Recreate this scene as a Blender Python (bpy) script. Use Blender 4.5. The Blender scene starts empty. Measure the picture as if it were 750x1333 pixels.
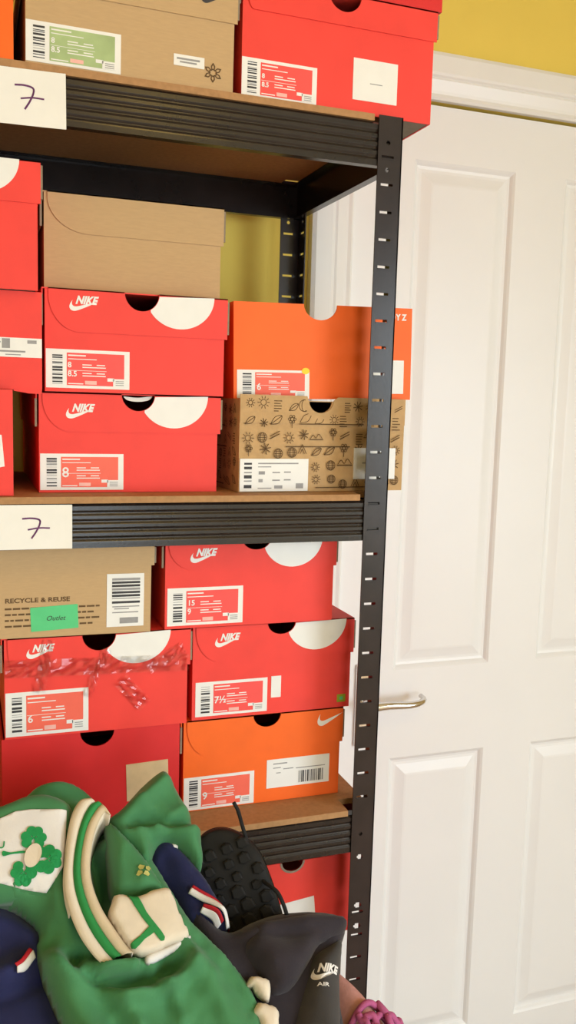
import bpy, bmesh, math, random
import numpy as np
from mathutils import Vector, Matrix

random.seed(7)
C = bpy.context.scene.collection
S = bpy.context.scene

# ------------------------------------------------------------------ camera, world, lights, exposure
EYE = 1.442
cam_d = bpy.data.cameras.new('camera')
cam = bpy.data.objects.new('camera', cam_d)
C.objects.link(cam)
cam_d.sensor_fit = 'VERTICAL'
cam_d.sensor_height = 24.0
cam_d.lens = 24.0 * 1164.68 / 1333.0
cam_d.clip_start = 0.02
yaw, pitch, roll = (math.radians(a) for a in (19.8456, 6.9559, 1.6424))
fw = Vector((math.sin(yaw) * math.cos(pitch), math.cos(yaw) * math.cos(pitch), -math.sin(pitch)))
rt = Vector((math.cos(yaw), -math.sin(yaw), 0))
up = rt.cross(fw)
r2 = rt * math.cos(roll) + up * math.sin(roll)
u2 = -rt * math.sin(roll) + up * math.cos(roll)
M = Matrix((r2, u2, -fw)).transposed().to_4x4()
M.translation = Vector((0, 0, EYE))
cam.matrix_world = M
S.camera = cam

S.view_settings.view_transform = 'Standard'
S.view_settings.look = 'None'
S.view_settings.gamma = 1.0
S.view_settings.use_curve_mapping = False
S.view_settings.exposure = 0.0

W = bpy.data.worlds.new('sky')
S.world = W
W.use_nodes = True
wn = W.node_tree.nodes
wn['Background'].inputs[0].default_value = (0.75, 0.87, 1.0, 1)
wn['Background'].inputs[1].default_value = 1.0


def area(name, loc, rot, sx, sy, energy, col):
    d = bpy.data.lights.new(name, 'AREA')
    d.shape = 'RECTANGLE'
    d.size, d.size_y, d.energy, d.color = sx, sy, energy, col
    o = bpy.data.objects.new(name, d)
    o.location, o.rotation_euler = loc, rot
    C.objects.link(o)
    return o


# daylight through the window in the right-hand wall and through the smaller one behind the photographer
area('side_window_daylight', (2.26, -1.30, 1.30), (math.radians(63), 0, math.radians(90)), 1.7, 1.4, 101, (0.77, 0.90, 1.0))
area('rear_window_daylight', (0.35, -2.41, 1.10), (math.radians(70), 0, 0), 0.86, 1.3, 30, (0.77, 0.90, 1.0))
# warm ceiling lamp above the photographer
lamp = bpy.data.lights.new('ceiling_bulb', 'POINT')
lamp.energy, lamp.color, lamp.shadow_soft_size = 7.5, (1.0, 0.66, 0.16), 0.12
lo = bpy.data.objects.new('ceiling_bulb', lamp)
lo.location = (0.45, -0.15, 2.30)
C.objects.link(lo)

# ------------------------------------------------------------------ materials


def mat(name, col, rough=0.6, metal=0.0, spec=0.5, noise=0.0, nscale=60.0, bump=0.0, bscale=200.0, sheen=0.0, trans=0.0, alpha=1.0, coat=0.0, stretch=None):
    m = bpy.data.materials.new(name)
    m.use_nodes = True
    nt = m.node_tree
    b = nt.nodes['Principled BSDF']
    b.inputs['Base Color'].default_value = (*col, 1)
    b.inputs['Roughness'].default_value = rough
    b.inputs['Metallic'].default_value = metal
    b.inputs['Specular IOR Level'].default_value = spec
    b.inputs['Sheen Weight'].default_value = sheen
    b.inputs['Transmission Weight'].default_value = trans
    b.inputs['Alpha'].default_value = alpha
    b.inputs['Coat Weight'].default_value = coat
    tc = nt.nodes.new('ShaderNodeTexCoord')
    mp = nt.nodes.new('ShaderNodeMapping')
    if stretch:
        mp.inputs['Scale'].default_value = stretch
    nt.links.new(tc.outputs['Object'], mp.inputs['Vector'])
    if noise:
        n = nt.nodes.new('ShaderNodeTexNoise')
        n.inputs['Scale'].default_value = nscale
        n.inputs['Detail'].default_value = 5
        nt.links.new(mp.outputs[0], n.inputs['Vector'])
        r = nt.nodes.new('ShaderNodeValToRGB')
        r.color_ramp.elements[0].position, r.color_ramp.elements[1].position = 0.3, 0.7
        r.color_ramp.elements[0].color = (*[c * (1 - noise) for c in col], 1)
        r.color_ramp.elements[1].color = (*[min(1, c * (1 + noise)) for c in col], 1)
        nt.links.new(n.outputs['Fac'], r.inputs['Fac'])
        nt.links.new(r.outputs['Color'], b.inputs['Base Color'])
    if bump:
        n2 = nt.nodes.new('ShaderNodeTexNoise')
        n2.inputs['Scale'].default_value = bscale
        n2.inputs['Detail'].default_value = 3
        nt.links.new(mp.outputs[0], n2.inputs['Vector'])
        bp = nt.nodes.new('ShaderNodeBump')
        bp.inputs['Strength'].default_value = bump
        bp.inputs['Distance'].default_value = 0.002
        nt.links.new(n2.outputs['Fac'], bp.inputs['Height'])
        nt.links.new(bp.outputs['Normal'], b.inputs['Normal'])
    return m


RED = mat('red_card', (0.82, 0.050, 0.036), 0.55, spec=0.35, noise=0.05, nscale=25, bump=0.04, bscale=120)
REDD = mat('deep_red_card', (0.66, 0.022, 0.022), 0.55, spec=0.35, noise=0.05, nscale=25, bump=0.04, bscale=120)
ORANGE = mat('orange_card', (0.90, 0.135, 0.010), 0.55, spec=0.35, noise=0.04, nscale=25, bump=0.04, bscale=120)
KRAFT = mat('kraft_card', (0.52, 0.345, 0.18), 0.8, spec=0.15, noise=0.035, nscale=90, bump=0.05, stretch=(1, 1, 6))
KRAFTD = mat('printed_kraft_card', (0.50, 0.315, 0.15), 0.8, spec=0.15, noise=0.07, nscale=90, bump=0.05)
GREYBOARD = mat('greyboard', (0.27, 0.21, 0.15), 0.9, spec=0.1, noise=0.1, nscale=200)
INKBOARD = mat('box_inside', (0.30, 0.26, 0.22), 0.9, spec=0.1, noise=0.06, nscale=100)
WHITE = mat('white_print', (0.80, 0.78, 0.75), 0.5, spec=0.3, noise=0.02, nscale=50)
PAPER = mat('white_paper', (0.82, 0.79, 0.74), 0.85, spec=0.1, noise=0.02, nscale=40, bump=0.05)
LABELRED = mat('label_red', (0.86, 0.085, 0.075), 0.5, spec=0.3, noise=0.03, nscale=60)
LABELPINK = mat('label_pink', (0.86, 0.14, 0.09), 0.5, spec=0.3, noise=0.03, nscale=60)
LABELGREEN = mat('label_green', (0.37, 0.47, 0.22), 0.6, spec=0.3, noise=0.12, nscale=40)
GREENSTK = mat('green_sticker', (0.10, 0.55, 0.22), 0.6, spec=0.3, noise=0.04, nscale=60)
INK = mat('black_ink', (0.045, 0.042, 0.045), 0.6, spec=0.3, noise=0.1, nscale=100)
GREYINK = mat('grey_ink', (0.30, 0.29, 0.29), 0.6, spec=0.3, noise=0.1, nscale=100)
BROWNINK = mat('brown_ink', (0.13, 0.075, 0.035), 0.8, spec=0.2, noise=0.1, nscale=100)
PURPLEINK = mat('purple_marker', (0.13, 0.03, 0.12), 0.6, spec=0.3, noise=0.15, nscale=150)
PINKINK = mat('pale_pink_ink', (0.85, 0.45, 0.40), 0.5, spec=0.3, noise=0.05, nscale=100)
BEIGE = mat('beige_sticker', (0.62, 0.45, 0.26), 0.7, spec=0.2, noise=0.08, nscale=60)
YELLOWSTK = mat('yellow_sticker', (0.90, 0.62, 0.03), 0.5, spec=0.3, noise=0.04, nscale=60)
OLIVE = mat('olive_sticker', (0.30, 0.38, 0.02), 0.5, spec=0.3, noise=0.05, nscale=60)
TISSUE = mat('tissue_paper', (0.75, 0.72, 0.68), 0.8, spec=0.1, noise=0.05, nscale=40)
TAPE = mat('clear_tape', (1, 1, 1), 0.08, noise=0.01)
_nt = TAPE.node_tree
_mx = _nt.nodes.new('ShaderNodeMixShader')
_tr = _nt.nodes.new('ShaderNodeBsdfTransparent')
_gl = _nt.nodes.new('ShaderNodeBsdfGlossy')
_gl.inputs['Roughness'].default_value = 0.10
_fr = _nt.nodes.new('ShaderNodeFresnel')
_fr.inputs['IOR'].default_value = 1.5
_nt.links.new(_fr.outputs[0], _mx.inputs[0])
_nt.links.new(_tr.outputs[0], _mx.inputs[1])
_nt.links.new(_gl.outputs[0], _mx.inputs[2])
_nt.links.new(_mx.outputs[0], _nt.nodes['Material Output'].inputs['Surface'])
STEEL = mat('black_painted_steel', (0.016, 0.011, 0.010), 0.24, spec=0.40, noise=0.2, nscale=30, bump=0.03, bscale=300)
POSTSTEEL = mat('black_post_steel', (0.020, 0.013, 0.013), 0.26, spec=0.38, noise=0.25, nscale=25, bump=0.03, bscale=300)
MDF = mat('brown_hardboard', (0.40, 0.215, 0.095), 0.75, spec=0.2, noise=0.1, nscale=150, bump=0.05)
CHROME = mat('chrome', (0.72, 0.70, 0.68), 0.12, metal=1.0, noise=0.03, nscale=30)
GREEN = mat('green_jersey', (0.052, 0.195, 0.075), 0.75, spec=0.25, noise=0.10, nscale=18, bump=0.10, bscale=600, sheen=0.15)
GREEND = mat('green_stripe', (0.025, 0.235, 0.060), 0.75, spec=0.25, noise=0.06, nscale=60, bump=0.10, bscale=500)
CREAMSHADEF = mat('shaded_cream_cotton', (0.60, 0.48, 0.32), 0.85, spec=0.15, noise=0.05, nscale=50, bump=0.15, bscale=500)  # cream of the inner collar stripe, darkened to stand for shade
CREAMF = mat('cream_cotton', (0.70, 0.60, 0.47), 0.85, spec=0.15, noise=0.05, nscale=50, bump=0.15, bscale=500)
WHITEF = mat('white_cotton', (0.72, 0.68, 0.65), 0.85, spec=0.15, noise=0.05, nscale=30, bump=0.12, bscale=500)
SHAMG = mat('emblem_green', (0.015, 0.25, 0.070), 0.7, spec=0.2, noise=0.1, nscale=120, bump=0.2, bscale=700)
GOLD = mat('gold_thread', (0.45, 0.42, 0.12), 0.6, spec=0.3, noise=0.15, nscale=200, bump=0.2)
NAVY = mat('navy_fabric', (0.012, 0.014, 0.062), 0.8, spec=0.25, noise=0.2, nscale=25, bump=0.12, bscale=500, sheen=0.1)
REDF = mat('red_rib', (0.42, 0.015, 0.025), 0.8, spec=0.2, noise=0.1, nscale=100, bump=0.1)
HOODM = mat('charcoal_fleece', (0.028, 0.022, 0.027), 0.9, spec=0.15, noise=0.15, nscale=30, bump=0.15, bscale=500, sheen=0.15)
GREYF = mat('dark_grey_jersey_knit', (0.045, 0.040, 0.038), 0.85, spec=0.2, noise=0.12, nscale=30, bump=0.12, bscale=500, sheen=0.1)
RUBBER = mat('black_rubber', (0.010, 0.009, 0.008), 0.7, spec=0.22, noise=0.2, nscale=60, bump=0.06)
LEATHER = mat('black_leather', (0.022, 0.021, 0.020), 0.45, spec=0.4, noise=0.15, nscale=60, bump=0.1, bscale=250)
LACE = mat('black_lace', (0.015, 0.014, 0.014), 0.8, spec=0.2, noise=0.1, nscale=400, bump=0.3, bscale=900)
PINKM = mat('dusty_pink_mesh', (0.48, 0.23, 0.20), 0.85, spec=0.2, noise=0.1, nscale=120, bump=0.25, bscale=700)
MAGENTA = mat('magenta_lace', (0.40, 0.085, 0.20), 0.75, spec=0.25, noise=0.12, nscale=200, bump=0.3, bscale=800)
SOLEW = mat('white_foam_sole', (0.65, 0.62, 0.6), 0.7, spec=0.2, noise=0.04, nscale=60)
DOORM = mat('white_door_paint', (0.83, 0.83, 0.84), 0.38, spec=0.4, noise=0.012, nscale=6, bump=0.015, bscale=60)
TRIMM = mat('white_gloss_paint', (0.82, 0.81, 0.80), 0.32, spec=0.4, noise=0.012, nscale=6)
ROOMM = mat('cream_wall_paint', (0.76, 0.65, 0.41), 0.85, spec=0.2, noise=0.02, nscale=8)
WALLM = mat('yellow_wall_paint', (0.80, 0.60, 0.12), 0.85, spec=0.2, noise=0.03, nscale=8, bump=0.05, bscale=150)
CEILM = mat('ceiling_paint', (0.74, 0.64, 0.42), 0.9, spec=0.1, noise=0.02, nscale=8)
FLOORM = mat('oak_floor', (0.42, 0.27, 0.15), 0.5, spec=0.3, noise=0.25, nscale=12, stretch=(1, 12, 1))
TABLEM = mat('white_table_laminate', (0.7, 0.68, 0.65), 0.5, spec=0.3, noise=0.03, nscale=15)
GLASS = mat('window_glass', (0.9, 0.95, 1.0), 0.02, spec=0.5, alpha=0.12, noise=0.01)

# ------------------------------------------------------------------ mesh helpers


class MB:
    def __init__(self):
        self.v, self.f, self.mi, self.mats, self.sm = [], [], [], [], []

    def slot(self, m):
        if m not in self.mats:
            self.mats.append(m)
        return self.mats.index(m)

    def add(self, vs, fs, m, smooth=False):
        k = len(self.v)
        i = self.slot(m)
        self.v += [tuple(p) for p in vs]
        for f in fs:
            self.f.append(tuple(k + a for a in f))
            self.mi.append(i)
            self.sm.append(smooth)

    def box(self, x0, x1, y0, y1, z0, z1, m):
        vs = [(x, y, z) for x in (x0, x1) for y in (y0, y1) for z in (z0, z1)]
        self.add(vs, [(0, 1, 3, 2), (4, 6, 7, 5), (0, 4, 5, 1), (2, 3, 7, 6), (0, 2, 6, 4), (1, 5, 7, 3)], m)

    def prism(self, poly, a, b, m, axis='y'):
        """poly in two axes, extruded a..b along the third. axis y: (x, z); x: (y, z); z: (x, y)"""
        n = len(poly)
        P = {'y': lambda p, t: (p[0], t, p[1]), 'x': lambda p, t: (t, p[0], p[1]), 'z': lambda p, t: (p[0], p[1], t)}[axis]
        vs = [P(p, a) for p in poly] + [P(p, b) for p in poly]
        fs = [tuple(range(n)), tuple(range(2 * n - 1, n - 1, -1))]
        fs += [(i, i + n, (i + 1) % n + n, (i + 1) % n) for i in range(n)]
        self.add(vs, fs, m)

    def tube(self, pts, r, m, n=8, r_end=None):
        pts = [Vector(p) for p in pts]
        vs, fs = [], []
        for i, p in enumerate(pts):
            t = (pts[min(i + 1, len(pts) - 1)] - pts[max(i - 1, 0)]).normalized()
            a = t.cross(Vector((0, 0, 1)))
            if a.length < 0.05:
                a = t.cross(Vector((1, 0, 0)))
            a.normalize()
            b = t.cross(a)
            rr = r if r_end is None else r + (r_end - r) * i / (len(pts) - 1)
            for k in range(n):
                an = 2 * math.pi * k / n
                vs.append(p + (a * math.cos(an) + b * math.sin(an)) * rr)
        for i in range(len(pts) - 1):
            for k in range(n):
                fs.append((i * n + k, i * n + (k + 1) % n, (i + 1) * n + (k + 1) % n, (i + 1) * n + k))
        fs.append(tuple(range(n - 1, -1, -1)))
        fs.append(tuple((len(pts) - 1) * n + k for k in range(n)))
        self.add(vs, fs, m, True)

    def build(self, name, parent=None, bevel=0.0, normals=True):
        me = bpy.data.meshes.new(name)
        me.from_pydata(self.v, [], self.f)
        for m in self.mats:
            me.materials.append(m)
        me.polygons.foreach_set('material_index', self.mi)
        me.polygons.foreach_set('use_smooth', self.sm)
        me.update()
        if normals:
            bm = bmesh.new()
            bm.from_mesh(me)
            bmesh.ops.recalc_face_normals(bm, faces=bm.faces)
            bm.to_mesh(me)
            bm.free()
        o = bpy.data.objects.new(name, me)
        C.objects.link(o)
        if parent:
            o.parent = parent
        if bevel:
            b = o.modifiers.new('bevel', 'BEVEL')
            b.width, b.segments, b.limit_method, b.angle_limit = bevel, 2, 'ANGLE', math.radians(40)
        return o


def spline(pts, n=8, closed=False):
    """Catmull-Rom through pts (tuples of any length)"""
    P = [np.array(p, float) for p in pts]
    out = []
    N = len(P)
    for i in range(N if closed else N - 1):
        p0 = P[i - 1] if (closed or i > 0) else 2 * P[0] - P[1]
        p1, p2 = P[i], P[(i + 1) % N]
        p3 = P[(i + 2) % N] if (closed or i + 2 < N) else 2 * P[-1] - P[-2]
        for k in range(n):
            t = k / n
            out.append(0.5 * (2 * p1 + (p2 - p0) * t + (2 * p0 - 5 * p1 + 4 * p2 - p3) * t * t + (3 * p1 - p0 - 3 * p2 + p3) * t ** 3))
    if not closed:
        out.append(P[-1])
    return [tuple(float(c) for c in p) for p in out]


def thing(name, label, cat, loc=(0, 0, 0), rot=(0, 0, 0), group=None):
    o = bpy.data.objects.new(name, None)
    o.empty_display_size = 0.05
    C.objects.link(o)
    o.location, o.rotation_euler = loc, rot
    tag(o, label, cat, group)
    return o


def tag(o, label, cat, group=None):
    o['label'], o['category'] = label, cat
    if group:
        o['group'] = group
    return o


def struct(o):
    o['kind'] = 'structure'
    return o


def text_mesh(body, size, bold=0.0, shear=0.0, sx=1.0):
    """outline of a word as (verts, faces) in the x/z plane, starting at x = 0, baseline z = 0"""
    cu = bpy.data.curves.new('t', 'FONT')
    cu.body, cu.size, cu.shear, cu.offset, cu.resolution_u = body, size, shear, bold, 3
    o = bpy.data.objects.new('t', cu)
    C.objects.link(o)
    bpy.context.view_layer.update()
    me = bpy.data.meshes.new_from_object(o.evaluated_get(bpy.context.evaluated_depsgraph_get()))
    vs = [(v.co.x * sx, 0.0, v.co.y) for v in me.vertices]
    fs = [tuple(p.vertices) for p in me.polygons]
    bpy.data.objects.remove(o)
    bpy.data.meshes.remove(me)
    return vs, fs


def put_text(mb, body, x, y, z, size, m, **k):
    vs, fs = text_mesh(body, size, **k)
    mb.add([(a + x, y, c + z) for a, b, c in vs], fs, m)


SWOOSH = spline([(1.0, 0.36), (0.62, 0.17), (0.30, 0.03), (0.16, 0.0), (0.05, 0.035), (0.0, 0.13), (0.03, 0.25), (0.11, 0.37)], 5) + \
    spline([(0.11, 0.37), (0.085, 0.27), (0.11, 0.19), (0.18, 0.155), (0.30, 0.165), (0.62, 0.255), (1.0, 0.36)], 5)[1:-1]


def swoosh(mb, x, y, z, w, m, hs=1.0):
    mb.prism([(x + a * w, z + b * w * hs) for a, b in SWOOSH], y, y + 0.0003, m)


def full_logo(mb, x, y, z, w, m):
    swoosh(mb, x, y, z, w * 0.98, m, 1.0)
    put_text(mb, 'NIKE', x + w * 0.20, y - 0.0001, z + w * 0.25, w * 0.37, m, bold=w * 0.016, shear=0.35, sx=0.88)

# ------------------------------------------------------------------ the room
XL, XR, YB_, YW, ZC = -1.7, 2.3, -2.45, 1.50, 2.40
DX0, DX1, DZ = 0.648, 1.414, 1.981

mb = MB()
mb.box(XL, XR, YB_, YW + 0.1, -0.05, 0, FLOORM)
struct(mb.build('floor'))
mb = MB()
mb.box(XL, XR, YB_, YW + 0.1, ZC, ZC + 0.05, CEILM)
struct(mb.build('ceiling'))
mb = MB()
mb.box(XL, DX0 - 0.004, YW, YW + 0.1, 0, ZC, WALLM)
mb.box(DX1 + 0.004, XR, YW, YW + 0.1, 0, ZC, WALLM)
mb.box(DX0 - 0.004, DX1 + 0.004, YW, YW + 0.1, DZ + 0.004, ZC, WALLM)
struct(mb.build('wall_back'))
mb = MB()
mb.box(XL - 0.1, XL, YB_, YW + 0.1, 0, ZC, ROOMM)
struct(mb.build('wall_left'))


def holed_wall(name, axis, c0, c1, span, hole):
    """wall slab with a window opening. axis 'x': plane x = c0..c1 spanning y; axis 'y': plane y = c0..c1 spanning x"""
    mb = MB()
    s0, s1 = span
    h0, h1, z0, z1 = hole
    for a, b, c, d in ((s0, h0, 0, ZC), (h1, s1, 0, ZC), (h0, h1, 0, z0), (h0, h1, z1, ZC)):
        if axis == 'x':
            mb.box(c0, c1, a, b, c, d, ROOMM)
        else:
            mb.box(a, b, c0, c1, c, d, ROOMM)
    return struct(mb.build(name))


def window(name, axis, c, hole):
    mb = MB()
    h0, h1, z0, z1 = hole
    P = (lambda a, b, e, f, t=0.03: mb.box(c - t, c + t, a, b, e, f, TRIMM)) if axis == 'x' else (lambda a, b, e, f, t=0.03: mb.box(a, b, c - t, c + t, e, f, TRIMM))
    P(h0, h0 + 0.05, z0, z1)
    P(h1 - 0.05, h1, z0, z1)
    P((h0 + h1) / 2 - 0.025, (h0 + h1) / 2 + 0.025, z0 + 0.05, z1 - 0.05)
    P(h0 + 0.05, h1 - 0.05, z0, z0 + 0.05)
    P(h0 + 0.05, h1 - 0.05, z1 - 0.05, z1)
    w = struct(mb.build(name, bevel=0.004))
    mb = MB()
    if axis == 'x':
        mb.box(c - 0.003, c + 0.003, h0 + 0.04, h1 - 0.04, z0 + 0.04, z1 - 0.04, GLASS)
    else:
        mb.box(h0 + 0.04, h1 - 0.04, c - 0.003, c + 0.003, z0 + 0.04, z1 - 0.04, GLASS)
    mb.build('pane', w)


H1, H2 = (-2.18, -0.42, 0.57, 2.03), (-0.11, 0.81, 0.42, 1.78)
holed_wall('wall_right', 'x', XR, XR + 0.1, (YB_, YW + 0.1), H1)
holed_wall('wall_front', 'y', YB_ - 0.1, YB_, (XL, XR), H2)
window('window_1', 'x', XR + 0.06, H1)
window('window_2', 'y', YB_ - 0.06, H2)

# door leaf with four moulded panels


def ring_panel(mb, x0, x1, z0, z1, y, m):
    """moulded panel: nested rings stepping in and out of the leaf's face at y"""
    prof = [(0.0, 0.0), (0.004, 0.003), (0.008, 0.0075), (0.013, 0.0085), (0.018, 0.008), (0.036, 0.002), (0.040, 0.0015)]
    vs, fs = [], []
    for i, d in prof:
        vs += [(x0 + i, y + d, z0 + i), (x1 - i, y + d, z0 + i), (x1 - i, y + d, z1 - i), (x0 + i, y + d, z1 - i)]
    for k in range(len(prof) - 1):
        for j in range(4):
            a, b = k * 4 + j, k * 4 + (j + 1) % 4
            fs.append((a, b, b + 4, a + 4))
    k = (len(prof) - 1) * 4
    fs.append((k, k + 1, k + 2, k + 3))
    mb.add(vs, fs, m)


mb = MB()
px = [DX0, 0.765, 0.976, 1.088, 1.299, DX1]
pz = [0.006, 0.152, 0.761, 0.938, 1.8824, DZ - 0.002]
for i in range(5):
    for j in range(5):
        if i in (1, 3) and j in (1, 3):
            ring_panel(mb, px[i], px[i + 1], pz[j], pz[j + 1], YW, DOORM)
        else:
            mb.add([(px[i], YW, pz[j]), (px[i + 1], YW, pz[j]), (px[i + 1], YW, pz[j + 1]), (px[i], YW, pz[j + 1])], [(0, 1, 2, 3)], DOORM)
mb.box(DX0, DX1, YW + 0.012, YW + 0.04, 0.006, DZ - 0.002, DOORM)
for x in (DX0, DX1):
    mb.add([(x, YW, 0.006), (x, YW + 0.012, 0.006), (x, YW + 0.012, DZ - 0.002), (x, YW, DZ - 0.002)], [(0, 1, 2, 3)], DOORM)
mb.add([(DX0, YW, DZ - 0.002), (DX1, YW, DZ - 0.002), (DX1, YW + 0.012, DZ - 0.002), (DX0, YW + 0.012, DZ - 0.002)], [(0, 1, 2, 3)], DOORM)
door = struct(mb.build('door_1', normals=False))
mb = MB()
mb.box(0.686, 0.722, YW - 0.007, YW, 0.795, 0.955, CHROME)
hp = mb.build('handle_plate', door, bevel=0.003)
mb = MB()
mb.tube([(0.704, YW, 0.885), (0.704, YW - 0.042, 0.885)], 0.009, CHROME, 12)
lev = spline([(0.704, YW - 0.048, 0.885, 0.009), (0.735, YW - 0.050, 0.8865, 0.008), (0.775, YW - 0.050, 0.884, 0.0068), (0.800, YW - 0.047, 0.885, 0.006), (0.814, YW - 0.038, 0.888, 0.005), (0.813, YW - 0.026, 0.892, 0.0045)], 5)
mb.tube([p[:3] for p in lev], 0.0085, CHROME, 10, 0.0045)
mb.build('lever', door)

# architrave: moulded profile run up, across and down
AW = 0.079


def casing(mb, p0, p1, out, m):
    """profile (width offset from the opening, depth towards the room) run from p0 to p1; out = direction away from the opening"""
    prof = [(0.0, 0.0), (0.0, 0.011), (0.004, 0.014), (0.010, 0.012), (0.015, 0.013), (0.032, 0.0185), (0.036, 0.0165), (0.039, 0.020), (0.043, 0.022), (0.072, 0.021), (0.079, 0.017), (0.079, 0.0)]
    vs = []
    for p, s in ((p0, -1), (p1, 1)):
        for w, d in prof:
            q = Vector(p) + Vector(out) * w + (Vector(p1) - Vector(p0)).normalized() * s * (w if p[2] > 1 else 0)
            vs.append((q.x, YW - d, q.z))
    n = len(prof)
    mb.add(vs, [(i, i + 1, i + 1 + n, i + n) for i in range(n - 1)], m)


mb = MB()
casing(mb, (DX0 - 0.004, YW, DZ + 0.004), (DX1 + 0.004, YW, DZ + 0.004), (0, 0, 1), TRIMM)
for x, s in ((DX0 - 0.004, -1), (DX1 + 0.004, 1)):
    casing(mb, (x, YW, 0), (x, YW, DZ + 0.004), (s, 0, 0), TRIMM)
struct(mb.build('trim_1'))
for nm, x0, x1 in (('baseboard_left', XL, DX0 - 0.084), ('baseboard_right', DX1 + 0.084, XR)):
    mb = MB()
    mb.prism([(YW, 0), (YW - 0.016, 0), (YW - 0.016, 0.09), (YW - 0.008, 0.11), (YW, 0.115)], x0, x1, TRIMM, 'x')
    struct(mb.build(nm))

# ------------------------------------------------------------------ the shelving rack
YF, YR = 1.060, 1.430          # outer front and rear faces of the posts
RX0, RX1 = -0.40, 0.5215       # outer left and right faces
PW = 0.033
ZT, ZM, ZL, ZB = 1.8009, 1.3260, 0.8924, 0.4400   # tops of the boards
rack = thing('shelving_rack', 'black boltless metal shelving rack with brown boards holding the shoe boxes', 'shelves', ((RX0 + RX1) / 2, (YF + YR) / 2, 0))
RO = rack.location.copy()


def rbuild(mb, name, **k):
    mb.v = [(x - RO.x, y - RO.y, z - RO.z) for x, y, z in mb.v]
    return mb.build(name, rack, **k)


def flange(mb, org, ux, uy, z0, z1, holes, m):
    """one pierced leg of an angle post; org: corner, ux: unit vector along the leg, uy: unit vector through its thickness"""
    T = 0.0018

    def slab(a, b, c, d):
        vs = []
        for w in (a, b):
            for t in (0, T):
                for z in (c, d):
                    vs.append((org[0] + ux[0] * w + uy[0] * t, org[1] + ux[1] * w + uy[1] * t, z))
        mb.add(vs, [(0, 1, 3, 2), (4, 6, 7, 5), (0, 4, 5, 1), (2, 3, 7, 6), (0, 2, 6, 4), (1, 5, 7, 3)], m)
    cur = z0
    for zc, w, h, off in sorted(holes):
        rows = [(zc - h / 2, zc + h / 2, w)] if h < 0.005 else [(zc - h / 2, zc - h / 4, w * 0.6), (zc - h / 4, zc + h / 4, w), (zc + h / 4, zc + h / 2, w * 0.6)]
        if rows[0][0] <= cur or rows[-1][1] >= z1:
            continue
        slab(0, PW, cur, rows[0][0])
        for a, b, ww in rows:
            c = PW / 2 + off
            slab(0, c - ww / 2, a, b)
            slab(c + ww / 2, PW, a, b)
        cur = rows[-1][1]
    slab(0, PW, cur, z1)


holes = []
z = 1.7513 - 0.0002
while z > 0.05:
    holes.append((z, 0.0165, 0.0034, 0.0))
    z -= 0.03361
extra = [(1.7679, 0.0055, 0.0055, 0.0), (1.7354, 0.0055, 0.0055, 0.0), (0.8570, 0.0055, 0.0055, 0.0), (0.8235, 0.0085, 0.0075, 0.0), (0.7524, 0.0105, 0.0085, 0), (0.7216, 0.0105, 0.0085, 0)]
holes = [h for h in holes if all(abs(h[0] - e[0]) > 0.009 for e in extra) and not (0.775 < h[0] < 0.88)] + extra
holes = [(a, b, c, 0.003) for a, b, c, _ in holes]
for x, sx in ((RX0, 1), (RX1, -1)):
    for y, sy in ((YF, 1), (YR, -1)):
        mb = MB()
        flange(mb, (x, y, 0), (sx, 0, 0), (0, sy, 0), 0.0, 1.8005, holes, POSTSTEEL)
        flange(mb, (x, y, 0), (0, sy, 0), (sx, 0, 0), 0.0, 1.8005, holes, POSTSTEEL)
        # lip pressed out under every slot
        for zc, w, h, off in holes:
            if h < 0.005:
                c = x + sx * (PW / 2 + off)
                mb.box(c - w / 2, c + w / 2, min(y - sy * 0.0008, y + sy * 0.001), max(y - sy * 0.0008, y + sy * 0.001), zc - h / 2 - 0.0016, zc - h / 2, POSTSTEEL)
        mb.box(min(x, x + sx * PW), max(x, x + sx * PW), min(y, y + sy * PW), max(y, y + sy * PW), 0.0, 0.004, RUBBER)
        rbuild(mb, 'post')


def beam_profile(y, s, zb, zt):
    """ribbed face; s = +1: the face looks to -y and the beam lies behind it"""
    p = [(y, zb), (y, zb + 0.006)]
    n = 4
    h = (zt - zb - 0.012) / n
    for k in range(n):
        a = zb + 0.006 + k * h
        p += [(y + s * 0.0001, a + h * 0.16), (y + s * 0.0004, a + h * 0.22), (y + s * 0.0013, a + h * 0.36), (y + s * 0.0016, a + h * 0.44), (y + s * 0.0016, a + h * 0.54), (y + s * 0.0005, a + h * 0.72), (y + s * 0.0001, a + h * 0.82)]
    p += [(y, zt - 0.003), (y + s * 0.003, zt), (y + s * 0.016, zt), (y + s * 0.016, zt - 0.0015), (y + s * 0.0055, zt - 0.0025), (y + s * 0.0055, zb + 0.001), (y + s * 0.012, zb + 0.001), (y + s * 0.012, zb)]
    return p


for zt in (ZT, ZM, ZL, ZB):
    b0, b1 = zt - 0.0612, zt - 0.0085
    for y, s in ((YF + 0.0022, 1), (YR - 0.0022, -1)):
        mb = MB()
        mb.prism(beam_profile(y, s, b0, b1), RX0 + 0.004, RX1 - 0.004, STEEL, 'x')
        rbuild(mb, 'beam')
    for x, s in ((RX0 + 0.0022, 1), (RX1 - 0.0022, -1)):
        mb = MB()
        pr = [(a, b) for a, b in beam_profile(x, s, b0, b1)]
        mb.prism([(a, c) for a, c in pr], YF + 0.008, YR - 0.008, STEEL, 'y')
        rbuild(mb, 'side_beam')
    mb = MB()
    c = 0.036
    x0, x1, y0, y1 = RX0 + 0.003, RX1 - 0.003, YF + 0.001, YR - 0.003
    mb.prism([(x0 + c, y0), (x1 - c, y0), (x1 - c, y0 + c), (x1, y0 + c), (x1, y1 - c), (x1 - c, y1 - c), (x1 - c, y1), (x0 + c, y1), (x0 + c, y1 - c), (x0, y1 - c), (x0, y0 + c), (x0 + c, y0 + c)], zt - 0.008, zt, MDF, 'z')
    rbuild(mb, 'shelf_board')

# paper signs on the beams


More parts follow.
